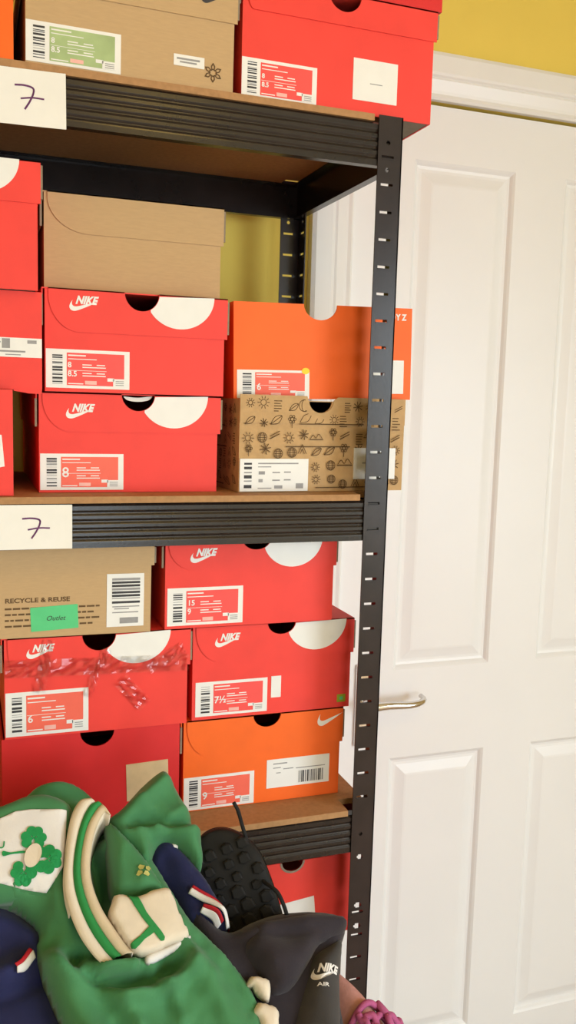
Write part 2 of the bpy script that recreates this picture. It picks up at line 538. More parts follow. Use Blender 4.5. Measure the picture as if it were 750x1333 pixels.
def sign(x0, x1, z0, z1, tilt, label, sx, sz, sh):
    t = thing('paper_sign', label, 'sign', ((x0 + x1) / 2, YF + 0.001, z0), (0, tilt, 0), 'handwritten paper signs')
    w, h = x1 - x0, z1 - z0
    mb = MB()
    n = 14
    vs, fs = [], []
    for i in range(n + 1):
        u = i / n
        bow = -0.0006 - 0.0022 * u ** 4
        for zz in (0, h):
            vs.append((u * w - w / 2, bow, zz))
        for zz in (0, h):
            vs.append((u * w - w / 2, bow - 0.0005, zz))
    for i in range(n):
        a = i * 4
        fs += [(a, a + 1, a + 5, a + 4), (a + 2, a + 6, a + 7, a + 3), (a, a + 4, a + 6, a + 2), (a + 1, a + 3, a + 7, a + 5)]
    fs += [(0, 2, 3, 1), (n * 4, n * 4 + 1, n * 4 + 3, n * 4 + 2)]
    mb.add(vs, fs, PAPER)
    mb.build('paper', t)
    mb = MB()

    def stroke(pts, r):
        q = spline(pts, 5)
        for i in range(len(q) - 1):
            a, b = Vector((q[i][0], 0, q[i][1])), Vector((q[i + 1][0], 0, q[i + 1][1]))
            d = (b - a).normalized()
            nrm = Vector((-d.z, 0, d.x)) * r
            y = -0.0014
            y2 = lambda p: y - 0.0022 * max(0, (p.x + w / 2) / w) ** 4
            mb.add([(p.x, y2(p), p.z) for p in (a - nrm - d * r * .4, a + nrm - d * r * .4, b + nrm + d * r * .4, b - nrm + d * r * .4)], [(0, 1, 2, 3)], PURPLEINK)
    ox, oz = sx - w / 2, sz
    stroke([(ox, oz + 0.024 * sh), (ox + 0.010, oz + 0.0245 * sh), (ox + 0.0185, oz + 0.0225 * sh), (ox + 0.019, oz + 0.017 * sh), (ox + 0.015, oz + 0.008 * sh), (ox + 0.010, oz)], 0.0010)
    stroke([(ox + 0.006, oz + 0.0105 * sh), (ox + 0.018, oz + 0.0125 * sh), (ox + 0.030, oz + 0.0122 * sh)], 0.0009)
    mb.build('handwritten_seven', t)
    return t


sign(-0.005, 0.1085, 1.7340, 1.7925, math.radians(-0.6), 'white paper sign with a purple handwritten 7 on the upper shelf beam', 0.060, 0.017, 1.0)
sign(-0.012, 0.1145, 1.2655, 1.3172, 0, 'white paper sign with a smudged handwritten 7 on the middle shelf beam', 0.071, 0.013, 0.95)

# ------------------------------------------------------------------ shoe boxes
BW = 0.0022


def lid_flap_poly(w, h, lh, left, corner, right, nx=None, nr=0.02, nd=0.018):
    """front flap in the face plane: straight top with an optional thumb notch, a rounded lower left corner"""
    p = []
    if nx is not None:
        p += [(nx + nr * math.cos(a), h - nd * math.sin(a)) for a in [math.pi * k / 14 for k in range(14, -1, -1)]]
    p = [(left, h)] + p + [(w + right, h), (w + right, h - lh)]
    cx = left + corner
    p += [(cx - corner * math.sin(a), h - lh + lh * 0.86 * (1 - math.cos(a))) for a in [math.pi / 2 * k / 10 for k in range(0, 11)]]
    return p


def shoebox(label, x0, x1, yf, z0, h, d, card, lid=None, notch=None, yaw=0.0, tilt=0.0, group='red shoe boxes', lidcard=None, flipped=False, inside=INKBOARD):
    """lid: (drop of the front flap, width of its rounded corner); notch: (x, radius, depth) in world x"""
    w = x1 - x0
    t = thing('shoe_box', label, 'shoe box', ((x0 + x1) / 2, yf + d / 2, z0), (0, tilt, yaw), group)
    z0 = z0 + 0.0004
    # a yaw turns about the middle of the front face, not of the base
    c = Vector((w / 2, 0, 0))
    t.location = Vector(((x0 + x1) / 2, yf, z0)) + Matrix.Rotation(yaw, 3, 'Z') @ Vector((0, d / 2, 0))
    lidcard = lidcard or card
    off = Vector((-w / 2, -d / 2, 0))

    def B(mb, name, parent=t, **k):
        mb.v = [(a + off.x, b + off.y, e) for a, b, e in mb.v]
        return mb.build(name, parent, **k)
    nx = None
    if notch:
        nx, nr, nd = notch[0] - x0, notch[1], notch[2]
    hb = h - (0.0016 if lid else 0)
    mb = MB()
    face = [(0, 0), (w, 0), (w, hb)]
    if nx is not None:
        face += [(nx + nr * math.cos(a), hb - nd * math.sin(a)) for a in [math.pi * k / 14 for k in range(15)]]
    face += [(0, hb)]
    mb.prism(face, 0, BW, card, 'y')
    mb.box(0, w, d - BW, d, 0, hb, card)
    mb.box(0, BW, BW, d - BW, 0, hb, card)
    mb.box(w - BW, w, BW, d - BW, 0, hb, card)
    mb.box(BW, w - BW, BW, d - BW, 0.0005, BW, inside)
    B(mb, 'box_body')
    lo_ = None
    if lid:
        lh, corner = lid
        mb = MB()
        e = 0.0035
        mb.prism(lid_flap_poly(w, h, lh, 0.004, corner, e, nx, *(notch[1:] if notch else ())), -0.0016, -0.0004, lidcard, 'y')
        # top, cut round the notch
        top = [(-e, 0.0), (-e, d + e), (w + e, d + e), (w + e, -0.0016)]
        if nx is not None:
            top += [(nx + nr, -0.0016), (nx + nr * 0.96, 0.003), (nx - nr * 0.96, 0.003), (nx - nr, -0.0016)]
        top += [(0.004, -0.0016), (0.004, 0.0)]
        mb.prism(top, h - 0.0014, h, lidcard, 'z')
        lside = lh * 0.86
        mb.box(-e, -e + 0.0014, 0.002, d + e, h - lside, h - 0.0012, lidcard)
        mb.box(w + e - 0.0014, w + e, 0.002, d + e, h - lside, h - 0.0012, lidcard)
        mb.box(-e, w + e, d + e - 0.0014, d + e, h - lside, h - 0.0012, lidcard)
        # raw board showing on the cut front edges of the side walls
        mb.box(-e - 0.0012, -e + 0.0012, -0.0002, 0.002, h - lside - 0.001, h - 0.008, GREYBOARD)
        mb.box(w + e - 0.0012, w + e + 0.0022, -0.0014, 0.002, h - lside - 0.001, h - 0.004, GREYBOARD)
        lo_ = B(mb, 'lid')
    return dict(root=t, lid=lo_, B=B, x0=x0, w=w, h=h)


FY = -0.0017        # just in front of the lid flap


def disc_print(b, cx, r, notch, top=None):
    """white half disc printed on the lid flap, right of the thumb notch"""
    h = b['h'] if top is None else top
    x0 = b['x0']
    p = [(cx - x0 + r * math.cos(a), h - 0.0003 - r * 0.93 * math.sin(a)) for a in [math.pi * k / 28 for k in range(29)]]
    if notch:
        nx, nr, nd = notch[0] - x0, notch[1], notch[2]
        q = []
        for u, v in p:
            d2 = ((u - nx) / nr) ** 2 + ((v - h) / nd) ** 2
            if d2 < 1.02:
                continue
            q.append((u, v))
        # follow the notch edge where the disc would run into it
        arc = [(nx + nr * 1.02 * math.cos(a), h - nd * 1.02 * math.sin(a)) for a in [math.pi * k / 24 for k in range(24, -1, -1)]]
        arc = [s for s in arc if ((s[0] - (cx - x0)) / r) ** 2 + ((s[1] - h) / (r * 0.93)) ** 2 < 1 and s[1] < h - 0.0003]
        p = q + arc
    mb = MB()
    mb.prism(p, FY - 0.0003, FY + 0.0001, WHITE, 'y')
    b['B'](mb, 'disc_print', b['lid'] or b['root'])


def lid_logo(b, x, z, w, kind='full', m=WHITE):
    mb = MB()
    if kind == 'full':
        full_logo(mb, x - b['x0'], FY - 0.0003, z, w, m)
    else:
        swoosh(mb, x - b['x0'], FY - 0.0003, z, w, m, 1.25)
    b['B'](mb, 'printed_logo', b['lid'] or b['root'])


def size_label(b, x, z, w, h, panel=LABELRED, digits=(), ink=WHITE, seed=1, bars='v'):
    rnd = random.Random(seed)
    x = x - b['x0']
    y = -0.0005
    mb = MB()
    mb.box(x, x + w, y, 0.0, z, z + h, WHITE)
    R = lambda a, c, e, f, yy, m: mb.box(x + a * w, x + c * w, yy - 0.00025, yy, z + e * h, z + f * h, m)
    y1 = y
    if panel:
        R(0.245, 0.935, 0.075, 0.915, y1, panel)
    y2 = y1 - 0.00025
    R(0.80, 0.955, 0.075, 0.27, y2, WHITE)
    R(0.73, 0.81, 0.20, 0.285, y2, WHITE)
    tx = ink
    R(0.26, 0.47, 0.83, 0.865, y2, tx)
    R(0.26, 0.60, 0.745, 0.765, y2, tx)
    for zz in (0.60, 0.38):
        R(0.43, 0.54, zz, zz + 0.025, y2, tx)
        R(0.60, 0.70, zz, zz + 0.025, y2, tx)
        R(0.43, 0.71, zz - 0.065, zz - 0.04, y2, tx)
    R(0.255, 0.72, 0.455, 0.465, y2, tx)
    R(0.26, 0.44, 0.105, 0.13, y2, tx)
    R(0.46, 0.60, 0.105, 0.20, y2, PINKINK if ink is WHITE else GREYINK)
    for k in range(3):
        R(0.83, 0.93, 0.10 + 0.05 * k, 0.12 + 0.05 * k, y2 - 0.0002, GREYINK)
    for s, fx, fz, sz in digits:
        put_text(mb, s, x + fx * w, y2 - 0.0003, z + fz * h, sz, ink, bold=0.0002)
    lb = b['B'](mb, 'size_label')
    mb = MB()
    zz = 0.10
    while zz < 0.88:
        k = rnd.choice((0.012, 0.02, 0.035, 0.05))
        mb.box(x + 0.075 * w, x + 0.195 * w, y - 0.0003, y, z + zz * h, z + min(zz + k, 0.9) * h, INK if k > 0.015 else GREYINK)
        zz += k + rnd.choice((0.02, 0.03, 0.05))
    b['B'](mb, 'barcode', lb)
    return lb


def sticker(b, name, x0, x1, z0, z1, m, marks=(), y=-0.0006, tilt=0.0):
    """plain stuck-on label; marks: (fx0, fx1, fz0, fz1, material)"""
    mb = MB()
    X0, X1 = x0 - b['x0'], x1 - b['x0']
    w, h = X1 - X0, z1 - z0
    q = lambda fx, fz: (X0 + fx * w - tilt * (fz - .5) * h, z0 + fz * h + tilt * (fx - .5) * w)
    mb.prism([q(0, 0), q(1, 0), q(1, 1), q(0, 1)], y, 0.0, m, 'y')
    for a, c, e, f, mm in marks:
        mb.prism([q(a, e), q(c, e), q(c, f), q(a, f)], y - 0.00025, y, mm, 'y')
    return b['B'](mb, name)


# ---- top shelf
b = shoebox('orange shoe box at the left end of the top shelf, cut by the picture edge', -0.150, 0.0535, 1.064, ZT, 0.125, 0.33, ORANGE, (0.048, 0.03), group='orange shoe boxes')
b = shoebox('brown kraft shoe box with a green and white size label on the top shelf', 0.0660, 0.3005, 1.066, ZT, 0.120, 0.34, KRAFT, (0.0425, 0.050), group='kraft shoe boxes', tilt=math.radians(0.3))
lb = size_label(b, 0.0662, 0.0022, 0.1029, 0.0425, LABELGREEN, (('8', .26, .52, .008), ('8.5', .26, .30, .008)), seed=3)
sticker(b, 'address_sticker', 0.2294, 0.2655, 0.0222, 0.0345, WHITE, ((.1, .85, .55, .72, GREYINK), (.2, .75, .28, .42, GREYINK)))
mb = MB()
for k in range(6):
    a = k * math.pi / 3 + 0.52
    cx, cz = 0.2760 - b['x0'] + 0.0066 * math.cos(a), 0.0200 + 0.0062 * math.sin(a)
    q = [(0.0050, 0.0), (0.0012, 0.0026), (-0.0042, 0.0018), (-0.0028, 0.0), (-0.0042, -0.0018), (0.0012, -0.0026)]
    pts = [(cx + u * math.cos(a) - v * math.sin(a), cz + u * math.sin(a) + v * math.cos(a)) for u, v in q]
    ins = [((u - cx) * .5 + cx, (v - cz) * .5 + cz) for u, v in pts]
    n = len(pts)
    mb.add([(u, -0.0005, v) for u, v in pts] + [(u, -0.0005, v) for u, v in ins], [(i, (i + 1) % n, (i + 1) % n + n, i + n) for i in range(n)], BROWNINK)
b['B'](mb, 'rosette_print')
lid_logo(b, 0.2600, 0.0945, 0.031, 'swoosh', INK)

b = shoebox('large red shoe box overhanging the right end of the top shelf', 0.3125, 0.5655, 1.072, ZT, 0.1360, 0.34, RED, (0.036, 0.01), notch=(0.4420, 0.0215, 0.0205))
size_label(b, 0.3127, 0.0017, 0.0955, 0.0440, LABELRED, (('8', .26, .52, .0075), ('8.5', .26, .30, .0075)), seed=4)
sticker(b, 'square_sticker', 0.4560, 0.5165, 0.0165, 0.0655, WHITE, ((.38, .66, .42, .44, GREYINK),))
b = shoebox('red shoe box stacked highest, on the overhanging red box of the top shelf', 0.3120, 0.5740, 1.070, ZT + 0.1363, 0.125, 0.34, REDD, (0.045, 0.03))

# ---- middle shelf
n1 = (0.1995, 0.0205, 0.0205)
b = shoebox('lower red shoe box on the middle shelf with white paper in its thumb notch', 0.0812, 0.3010, 1.108, ZM, 0.1205, 0.32, RED, (0.0470, 0.034), notch=n1)
lid_logo(b, 0.1125, 0.0895, 0.0345)
disc_print(b, 0.2440, 0.0435, n1)
size_label(b, 0.0824, 0.0030, 0.0995, 0.0440, LABELPINK, (('8', .255, .36, .017),), seed=5)
mb = MB()
nx = n1[0] - b['x0']
mb.prism(spline([(nx - 0.017, 0.1165), (nx - 0.012, 0.113), (nx, 0.1115), (nx + 0.013, 0.1135), (nx + 0.018, 0.1175)], 4) + spline([(nx + 0.018, 0.1188), (nx, 0.1165), (nx - 0.017, 0.1178)], 4), 0.004, 0.0045, TISSUE, 'y')
b['B'](mb, 'tissue_paper')
n2 = (0.2020, 0.0210, 0.0215)
b = shoebox('upper red shoe box of the middle shelf pair, under the plain brown kraft box', 0.0880, 0.3060, 1.102, ZM + 0.1212, 0.1205, 0.32, RED, (0.0500, 0.036), notch=n2)
lid_logo(b, 0.1160, 0.0950, 0.0345)
disc_print(b, 0.2490, 0.0430, n2)
size_label(b, 0.0890, 0.0045, 0.0985, 0.0455, LABELRED, (('8', .255, .54, .009), ('8.5', .255, .31, .009)), seed=6)
b = shoebox('plain brown kraft shoe box resting on the two red boxes of the middle shelf', 0.0905, 0.3095, 1.140, ZM + 0.2426, 0.116, 0.275, KRAFT, (0.047, 0.050), group='kraft shoe boxes')

b = shoebox('leftmost red shoe box on the middle shelf board, cut by the picture edge', -0.160, 0.0500, 1.074, ZM, 0.1215, 0.33, RED, group='red shoe boxes')
mb = MB()
mb.prism([(0.020 - b['x0'], 0.070), (0.0375 - b['x0'], 0.070), (0.0405 - b['x0'], 0.034), (0.020 - b['x0'], 0.030)], -0.0005, 0, WHITE, 'y')
b['B'](mb, 'white_label')
b = shoebox('red shoe box with a white strip label, set upside down in the left stack', -0.135, 0.0840, 1.092, ZM + 0.1220, 0.1120, 0.32, RED)
sticker(b, 'strip_label', 0.010, 0.0838, 0.0370, 0.0590, WHITE, ((.40, .52, .45, .95, GREYINK), (.15, .38, .72, .8, GREYINK), (.28, .75, .25, .34, GREYINK), (.45, .68, .10, .15, GREYINK), (.78, .92, .72, .9, GREYINK)))
mb = MB()
X0 = b['x0']
mb.prism([(0.0520 - X0, 0.0), (0.0835 - X0, 0.0), (0.0835 - X0, -0.0045), (0.068 - X0, -0.004), (0.0520 - X0, -0.0015)], -0.0015, -0.0003, RED, 'y')
b['B'](mb, 'open_flap')
b = shoebox('red shoe box topping the left stack on the middle shelf, white disc on its lid', -0.135, 0.0790, 1.082, ZM + 0.2345, 0.142, 0.32, RED, (0.046, 0.03))
disc_print(b, 0.0180, 0.0415, None)

# printed kraft box: doodles drawn in dark ink over its faces
HK = 0.1190
b = shoebox('kraft shoe box printed with dark doodles and a white label on the middle shelf', 0.3265, 0.5660, 1.102, ZM, HK, 0.28, KRAFTD, notch=(0.4390, 0.0165, 0.0155), group='kraft shoe boxes', yaw=math.radians(3.0))
mb = MB()
K0 = b['x0']
KW = b['w']
nn = (0.4390, 0.0150, 0.0160)
lip = [(0, HK - 0.03), (KW, HK - 0.03), (KW, HK + 0.0055), (nn[0] - K0 + 0.0250, HK + 0.0055), (nn[0] - K0 + 0.0185, HK + 0.001)]
lip += [(nn[0] - K0 + 0.0185 * math.cos(a), HK + 0.001 - 0.0170 * math.sin(a)) for a in [math.pi * k / 12 for k in range(1, 12)]]
lip += [(nn[0] - K0 - 0.0185, HK + 0.001), (nn[0] - K0 - 0.0200, HK + 0.0060), (0, HK + 0.0060)]
mb.prism(lip, -0.0014, -0.0002, KRAFTD, 'y')
b['B'](mb, 'front_lip')
mb = MB()
# dark hollow of the box showing through the notch of the lip is the real inside: the top is closed by a flap behind it
mb.box(0.001, KW - 0.001, 0.006, 0.278, HK - 0.0012, HK - 0.0002, KRAFTD)
b['B'](mb, 'top_flap')


def doodles(mb, x0, x1, z0, z1, put, seed, keep):
    rnd = random.Random(seed)

    def line(pts, r=0.00045):
        for i in range(len(pts) - 1):
            a, c = Vector(pts[i]), Vector(pts[i + 1])
            if (c - a).length < 1e-6:
                continue
            d = (c - a).normalized()
            n = Vector((-d.y, d.x)) * r
            q = [a - n, a + n, c + n, c - n]
            if all(keep(p.x, p.y) for p in q):
                mb.add([put(p.x, p.y) for p in q], [(0, 1, 2, 3)], BROWNINK)

    def circ(x, z, r, n=14, s=1.0):
        return [(x + r * math.cos(2 * math.pi * k / n), z + r * s * math.sin(2 * math.pi * k / n)) for k in range(n + 1)]
    nx_, nz_ = max(1, int((x1 - x0) / 0.019)), max(1, int((z1 - z0) / 0.0175))
    cells = [(i, j) for i in range(nx_) for j in range(nz_)]
    for i, j in cells:
        x = x0 + (i + 0.5 + rnd.uniform(-.18, .18)) * (x1 - x0) / nx_
        z = z0 + (j + 0.5 + rnd.uniform(-.18, .18)) * (z1 - z0) / nz_
        r = rnd.uniform(0.0055, 0.0080)
        k = rnd.randrange(9)
        if k == 0:      # sun
            line(circ(x, z, r * .5))
            for a in range(10):
                t = a * math.pi / 5
                line([(x + r * .65 * math.cos(t), z + r * .65 * math.sin(t)), (x + r * 1.1 * math.cos(t), z + r * 1.1 * math.sin(t))])
        elif k == 1:    # gridded globe
            line(circ(x, z, r, 18))
            line(circ(x, z, r * .5, 14, 2.0))
            for q in (-.5, 0, .5):
                line([(x - r * .85, z + q * r), (x + r * .85, z + q * r)])
        elif k == 2:    # leaf
            line(spline([(x - r, z - r * .6), (x - r * .2, z + r * .6), (x + r, z + r * .8), (x + r * .4, z - r * .4), (x - r, z - r * .6)], 4))
            line([(x - r, z - r * .6), (x + r, z + r * .8)])
        elif k == 3:    # rows of dashes
            for q in range(5):
                line([(x - r * .8, z - r + q * r * .5), (x + r * rnd.uniform(.2, .9), z - r + q * r * .5)], 0.0006)
        elif k == 4:    # star burst
            for a in range(8):
                t = a * math.pi / 4 + .2
                line([(x, z), (x + r * math.cos(t), z + r * math.sin(t))], 0.0006)
        elif k == 5:    # hills and a ground line
            line(spline([(x - r * 1.3, z), (x - r * .7, z + r * .7), (x - r * .1, z + r * .1), (x + r * .5, z + r * .9), (x + r * 1.3, z)], 4))
            line([(x - r * 1.5, z - r * .2), (x + r * 1.5, z - r * .2)], 0.0007)
        elif k == 6:    # arrow head
            line([(x - r, z - r), (x, z + r), (x + r, z - r)])
            line([(x - r * .5, z - r), (x, z), (x + r * .5, z - r)])
        elif k == 7:    # flower on a stalk
            line(circ(x, z + r * .5, r * .35))
            for a in range(6):
                t = a * math.pi / 3
                line(circ(x + r * .6 * math.cos(t), z + r * .5 + r * .6 * math.sin(t), r * .25, 8))
            line([(x, z - r * 1.2), (x, z)])
        else:           # ladder lines
            line([(x - r, z - r * .5), (x + r, z + r * .5)], 0.0006)
            line([(x - r, z), (x + r, z + r)], 0.0005)
    for z in (z0 + 0.002, z0 + (z1 - z0) * .47, z0 + (z1 - z0) * .72):
        a = rnd.uniform(x0, x0 + (x1 - x0) * .5)
        line([(a, z), (min(a + (x1 - x0) * .4, x1), z + 0.0005)], 0.0007)


mb = MB()
hole = lambda u, v: not ((u - (nn[0] - K0)) ** 2 + (v - HK) ** 2 < 0.0225 ** 2)
doodles(mb, 0.003, KW - 0.003, 0.003, HK + 0.003, lambda u, v: (u, -0.0017, v), 11, hole)
doodles(mb, 0.008, 0.275, 0.004, HK - 0.004, lambda u, v: (-0.0003, u, v), 12, lambda u, v: True)
b['B'](mb, 'doodle_print')
sticker(b, 'shipping_label', 0.3275, 0.4230, 0.0010, 0.0430, WHITE, ((.06, .17, .82, .88, INK), (.06, .17, .68, .76, INK), (.06, .17, .56, .6, GREYINK), (.06, .17, .40, .50, INK), (.06, .17, .30, .34, GREYINK), (.06, .17, .10, .2, INK), (.26, .85, .84, .88, GREYINK), (.26, .45, .74, .77, GREYINK), (.47, .58, .56, .6, GREYINK), (.64, .74, .57, .61, GREYINK), (.47, .58, .32, .36, GREYINK), (.64, .74, .33, .37, GREYINK), (.27, .36, .52, .62, GREYINK), (.27, .33, .28, .38, GREYINK), (.26, .46, .08, .11, GREYINK), (.5, .62, .08, .18, GREYINK), (.82, .93, .08, .24, GREYINK)), y=-0.0021)
sticker(b, 'white_sticker', 0.4900, 0.5530, 0.0160, 0.0580, WHITE, ((.2, .7, .5, .54, GREYINK),), y=-0.0021)

# open orange box without a lid
n3 = (0.4430, 0.0235, 0.0200)
b = shoebox('lidless orange shoe box standing on the doodle-printed kraft box', 0.3245, 0.5760, 1.116, ZM + HK + 0.0004, 0.1230, 0.27, ORANGE, notch=n3, group='orange shoe boxes', yaw=math.radians(-1.0), tilt=math.radians(-1.2), inside=ORANGE)
b['root'].location.z += 0.0024
size_label(b, 0.3290, -0.0005 + 0.0010, 0.0990, 0.0365, LABELPINK, (('6', .265, .30, .012),), seed=8)
sticker(b, 'white_sticker', 0.5200, 0.5650, 0.0080, 0.0530, WHITE, ((.25, .6, .55, .58, GREYINK),))
mb = MB()
for k, c in enumerate('MOYZ'):
    put_text(mb, c, 0.5345 - b['x0'] + k * 0.0088, -0.0004, 0.1070, 0.0110, WHITE, bold=0.0005, sx=0.85)
b['B'](mb, 'white_lettering')
mb = MB()
mb.prism(spline([(0.4225 + 0.0055 * math.cos(a) - b['x0'], 0.0365 + 0.0042 * math.sin(a)) for a in [2 * math.pi * k / 10 for k in range(10)]], 2, True), -0.0009, -0.0007, YELLOWSTK, 'y')
b['B'](mb, 'yellow_dot')

# ---- lower shelf
b = shoebox('dark red lidless shoe box at the bottom left, behind the green jersey', 0.0350, 0.2585, 1.112, ZL, 0.1270, 0.31, REDD, notch=(0.1515, 0.0215, 0.0200))
sticker(b, 'beige_sticker', 0.1890, 0.2440, 0.0290, 0.0790, BEIGE, (), tilt=0.03)
n4 = (0.1530, 0.0210, 0.0215)
b = shoebox('red shoe box wrapped in crinkled clear tape, below the kraft recycling box', 0.0390, 0.2670, 1.110, ZL + 0.1276, 0.1275, 0.31, RED, (0.0480, 0.012), notch=n4)
lid_logo(b, 0.0650, 0.1010, 0.0340)
disc_print(b, 0.2000, 0.0440, n4)
size_label(b, 0.0400, 0.0030, 0.1000, 0.0560, LABELPINK, (('6', .26, .30, .013),), seed=9)
mb = MB()
rnd = random.Random(3)


def tape(x0, z0, x1, z1, wd, y=-0.0021, n=22):
    a, c = Vector((x0 - b['x0'], z0)), Vector((x1 - b['x0'], z1))
    d = (c - a).normalized()
    nr_ = Vector((-d.y, d.x))
    vs, fs = [], []
    m_ = 5
    for i in range(n + 1):
        for j in range(m_ + 1):
            p = a + (c - a) * (i / n) + nr_ * wd * (j / m_ - .5)
            vs.append((p.x, y - rnd.random() * 0.0024, p.y))
    for i in range(n):
        for j in range(m_):
            k = i * (m_ + 1) + j
            fs.append((k, k + 1, k + m_ + 2, k + m_ + 1))
    mb.add(vs, fs, TAPE)


tape(0.040, 0.090, 0.268, 0.083, 0.022, n=34)
tape(0.092, 0.124, 0.080, 0.058, 0.014, n=12)
tape(0.163, 0.108, 0.138, 0.048, 0.012, n=12)
tape(0.215, 0.078, 0.262, 0.104, 0.016, n=12)
tape(0.180, 0.066, 0.212, 0.030, 0.020, n=10)
b['B'](mb, 'clear_tape')

b = shoebox('kraft shoe box with recycling text and a green sticker on the lower shelf', -0.010, 0.2170, 1.106, ZL + 0.2556, 0.1130, 0.31, KRAFT, (0.0270, 0.026), group='kraft shoe boxes')
b['root'].rotation_euler.y = math.radians(0.4)
mb = MB()
put_text(mb, 'RECYCLE & REUSE', 0.0400 - b['x0'], -0.0004, 0.0440, 0.0078, BROWNINK, bold=0.00022, sx=1.22)
rnd2 = random.Random(5)
for k in range(4):
    zz = 0.0355 - k * 0.0072
    x = 0.040
    while x < 0.150 - (k % 2) * 0.006:
        ww = rnd2.uniform(0.004, 0.010)
        mb.box(x - b['x0'], x + ww - b['x0'], -0.0004, -0.0001, zz, zz + 0.0022, BROWNINK)
        x += ww + 0.0016
b['B'](mb, 'recycling_text')
gs = sticker(b, 'green_sticker', 0.0700, 0.1265, 0.0085, 0.0385, GREENSTK, tilt=0.045)
mb = MB()
put_text(mb, 'Outlet', 0.0880 - b['x0'], -0.0009, 0.0205, 0.0085, INK, shear=0.3)
b['B'](mb, 'handwriting', gs)
sl = sticker(b, 'barcode_label', 0.1615, 0.2080, 0.0085, 0.0760, WHITE, ((.15, .88, .37, .39, GREYINK), (.2, .6, .33, .35, GREYINK), (.15, .85, .26, .28, GREYINK), (.35, .85, .06, .17, GREYINK)))
mb = MB()
for k in range(8):
    zz = 0.0705 - k * 0.0042
    mb.box(0.1680 - b['x0'], 0.2030 - b['x0'], -0.0010, -0.0007, zz - (0.0028 if k != 6 else 0.0012), zz, INK if k % 3 else GREYINK)
b['B'](mb, 'printed_code', sl)

n5 = (0.3815, 0.0200, 0.0180)
b = shoebox('orange shoe box with a white barcode sticker on the lower shelf', 0.2655, 0.4910, 1.118, ZL, 0.1265, 0.29, ORANGE, (0.0500, 0.030), notch=n5, group='orange shoe boxes')
lid_logo(b, 0.4555, 0.1020, 0.0370, 'swoosh')
size_label(b, 0.2665, 0.0015, 0.0985, 0.0460, LABELPINK, (('9', .26, .30, .014),), seed=10)
wl = sticker(b, 'white_barcode_sticker', 0.3830, 0.4760, 0.0190, 0.0600, WHITE, ((.10, .32, .82, .86, GREYINK), (.10, .22, .68, .71, GREYINK), (.26, .42, .62, .65, GREYINK), (.46, .93, .60, .63, GREYINK), (.15, .22, .50, .53, GREYINK)))
mb = MB()
rnd3 = random.Random(2)
x = 0.4300
while x < 0.4680:
    ww = rnd3.choice((0.0007, 0.0012, 0.002))
    mb.box(x - b['x0'], x + ww - b['x0'], -0.0010, -0.0007, 0.0230, 0.0400, GREYINK if rnd3.random() < .5 else INK)
    x += ww + rnd3.choice((0.0008, 0.0014))
b['B'](mb, 'barcode', wl)
n6 = (0.3980, 0.0200, 0.0165)
b = shoebox('red shoe box with a narrow white tag beside its size label, on the orange box', 0.2755, 0.5020, 1.116, ZL + 0.1272, 0.1275, 0.29, RED, (0.0490, 0.034), notch=n6)
lid_logo(b, 0.3050, 0.0985, 0.0350)
disc_print(b, 0.4490, 0.0440, n6)
size_label(b, 0.2800, 0.0045, 0.1000, 0.0470, LABELRED, (('7½', .255, .37, .013),), seed=11)
sticker(b, 'narrow_tag', 0.3855, 0.3995, 0.0225, 0.0525, WHITE)
sticker(b, 'olive_sticker', 0.4835, 0.4960, 0.0075, 0.0185, OLIVE, ((.3, .7, .3, .7, GREENSTK),))
n7 = (0.3570, 0.0195, 0.0150)
b = shoebox('red shoe box right under the middle shelf beam, size 15 label', 0.2360, 0.4680, 1.108, ZL + 0.2555, 0.1160, 0.30, RED, (0.0400, 0.036), notch=n7)
lid_logo(b, 0.2680, 0.0860, 0.0360)
disc_print(b, 0.4080, 0.0420, n7, b['h'])
size_label(b, 0.2390, 0.0040, 0.1010, 0.0495, LABELRED, (('15', .26, .53, .010), ('9', .26, .30, .010)), seed=12)

# ---- bottom shelf: one box shows below the lower beam, standing on another
b = shoebox('hidden red shoe box on the bottom shelf, second from the board', 0.2800, 0.4950, 1.118, ZB + 0.1215, 0.1205, 0.29, REDD, (0.045, 0.03))
b['root']['label'] = 'red shoe box standing under the box seen below the lower beam'
b = shoebox('red shoe box lowest on the bottom shelf board', 0.2800, 0.4950, 1.120, ZB, 0.1210, 0.29, REDD, (0.045, 0.03))
n8 = (0.4230, 0.0160, 0.0140)
b = shoebox('red shoe box showing below the lower beam, behind the charcoal hoodie', 0.2900, 0.5135, 1.112, ZB + 0.2424, 0.1190, 0.29, RED, notch=n8)
sticker(b, 'white_sticker', 0.4060, 0.4590, 0.0230, 0.0600, WHITE, (), tilt=0.1)
size_label(b, 0.3100, 0.0100, 0.0950, 0.0440, LABELPINK, (('8', .255, .36, .014),), seed=13)
mb = MB()
mb.prism([(n8[0] - b['x0'] + 0.0185 * math.cos(a), 0.1188 - 0.0165 * math.sin(a)) for a in [math.pi * k / 12 for k in range(13)]] + [(n8[0] - b['x0'] + 0.0155 * math.cos(a), 0.1188 - 0.0135 * math.sin(a)) for a in [math.pi * k / 12 for k in range(12, -1, -1)]], -0.0006, -0.0001, GREYBOARD, 'y')
b['B'](mb, 'notch_rim')

# ------------------------------------------------------------------ the table and the heap of clothes on it
TZ = 0.700
tb = thing('side_table', 'white side table carrying the heap of clothes in front of the rack', 'table', (-0.02, 0.66, 0))
mb = MB()
mb.box(-0.40, 0.445, -0.32, 0.32, TZ - 0.025, TZ, TABLEM)
mb.build('table_top', tb, bevel=0.003)
for x in (-0.36, 0.40):
    for y in (-0.28, 0.28):
        mb = MB()
        mb.box(x - 0.02, x + 0.02, y - 0.02, y + 0.02, 0, TZ - 0.025, TABLEM)
        mb.build('leg', tb, bevel=0.002)

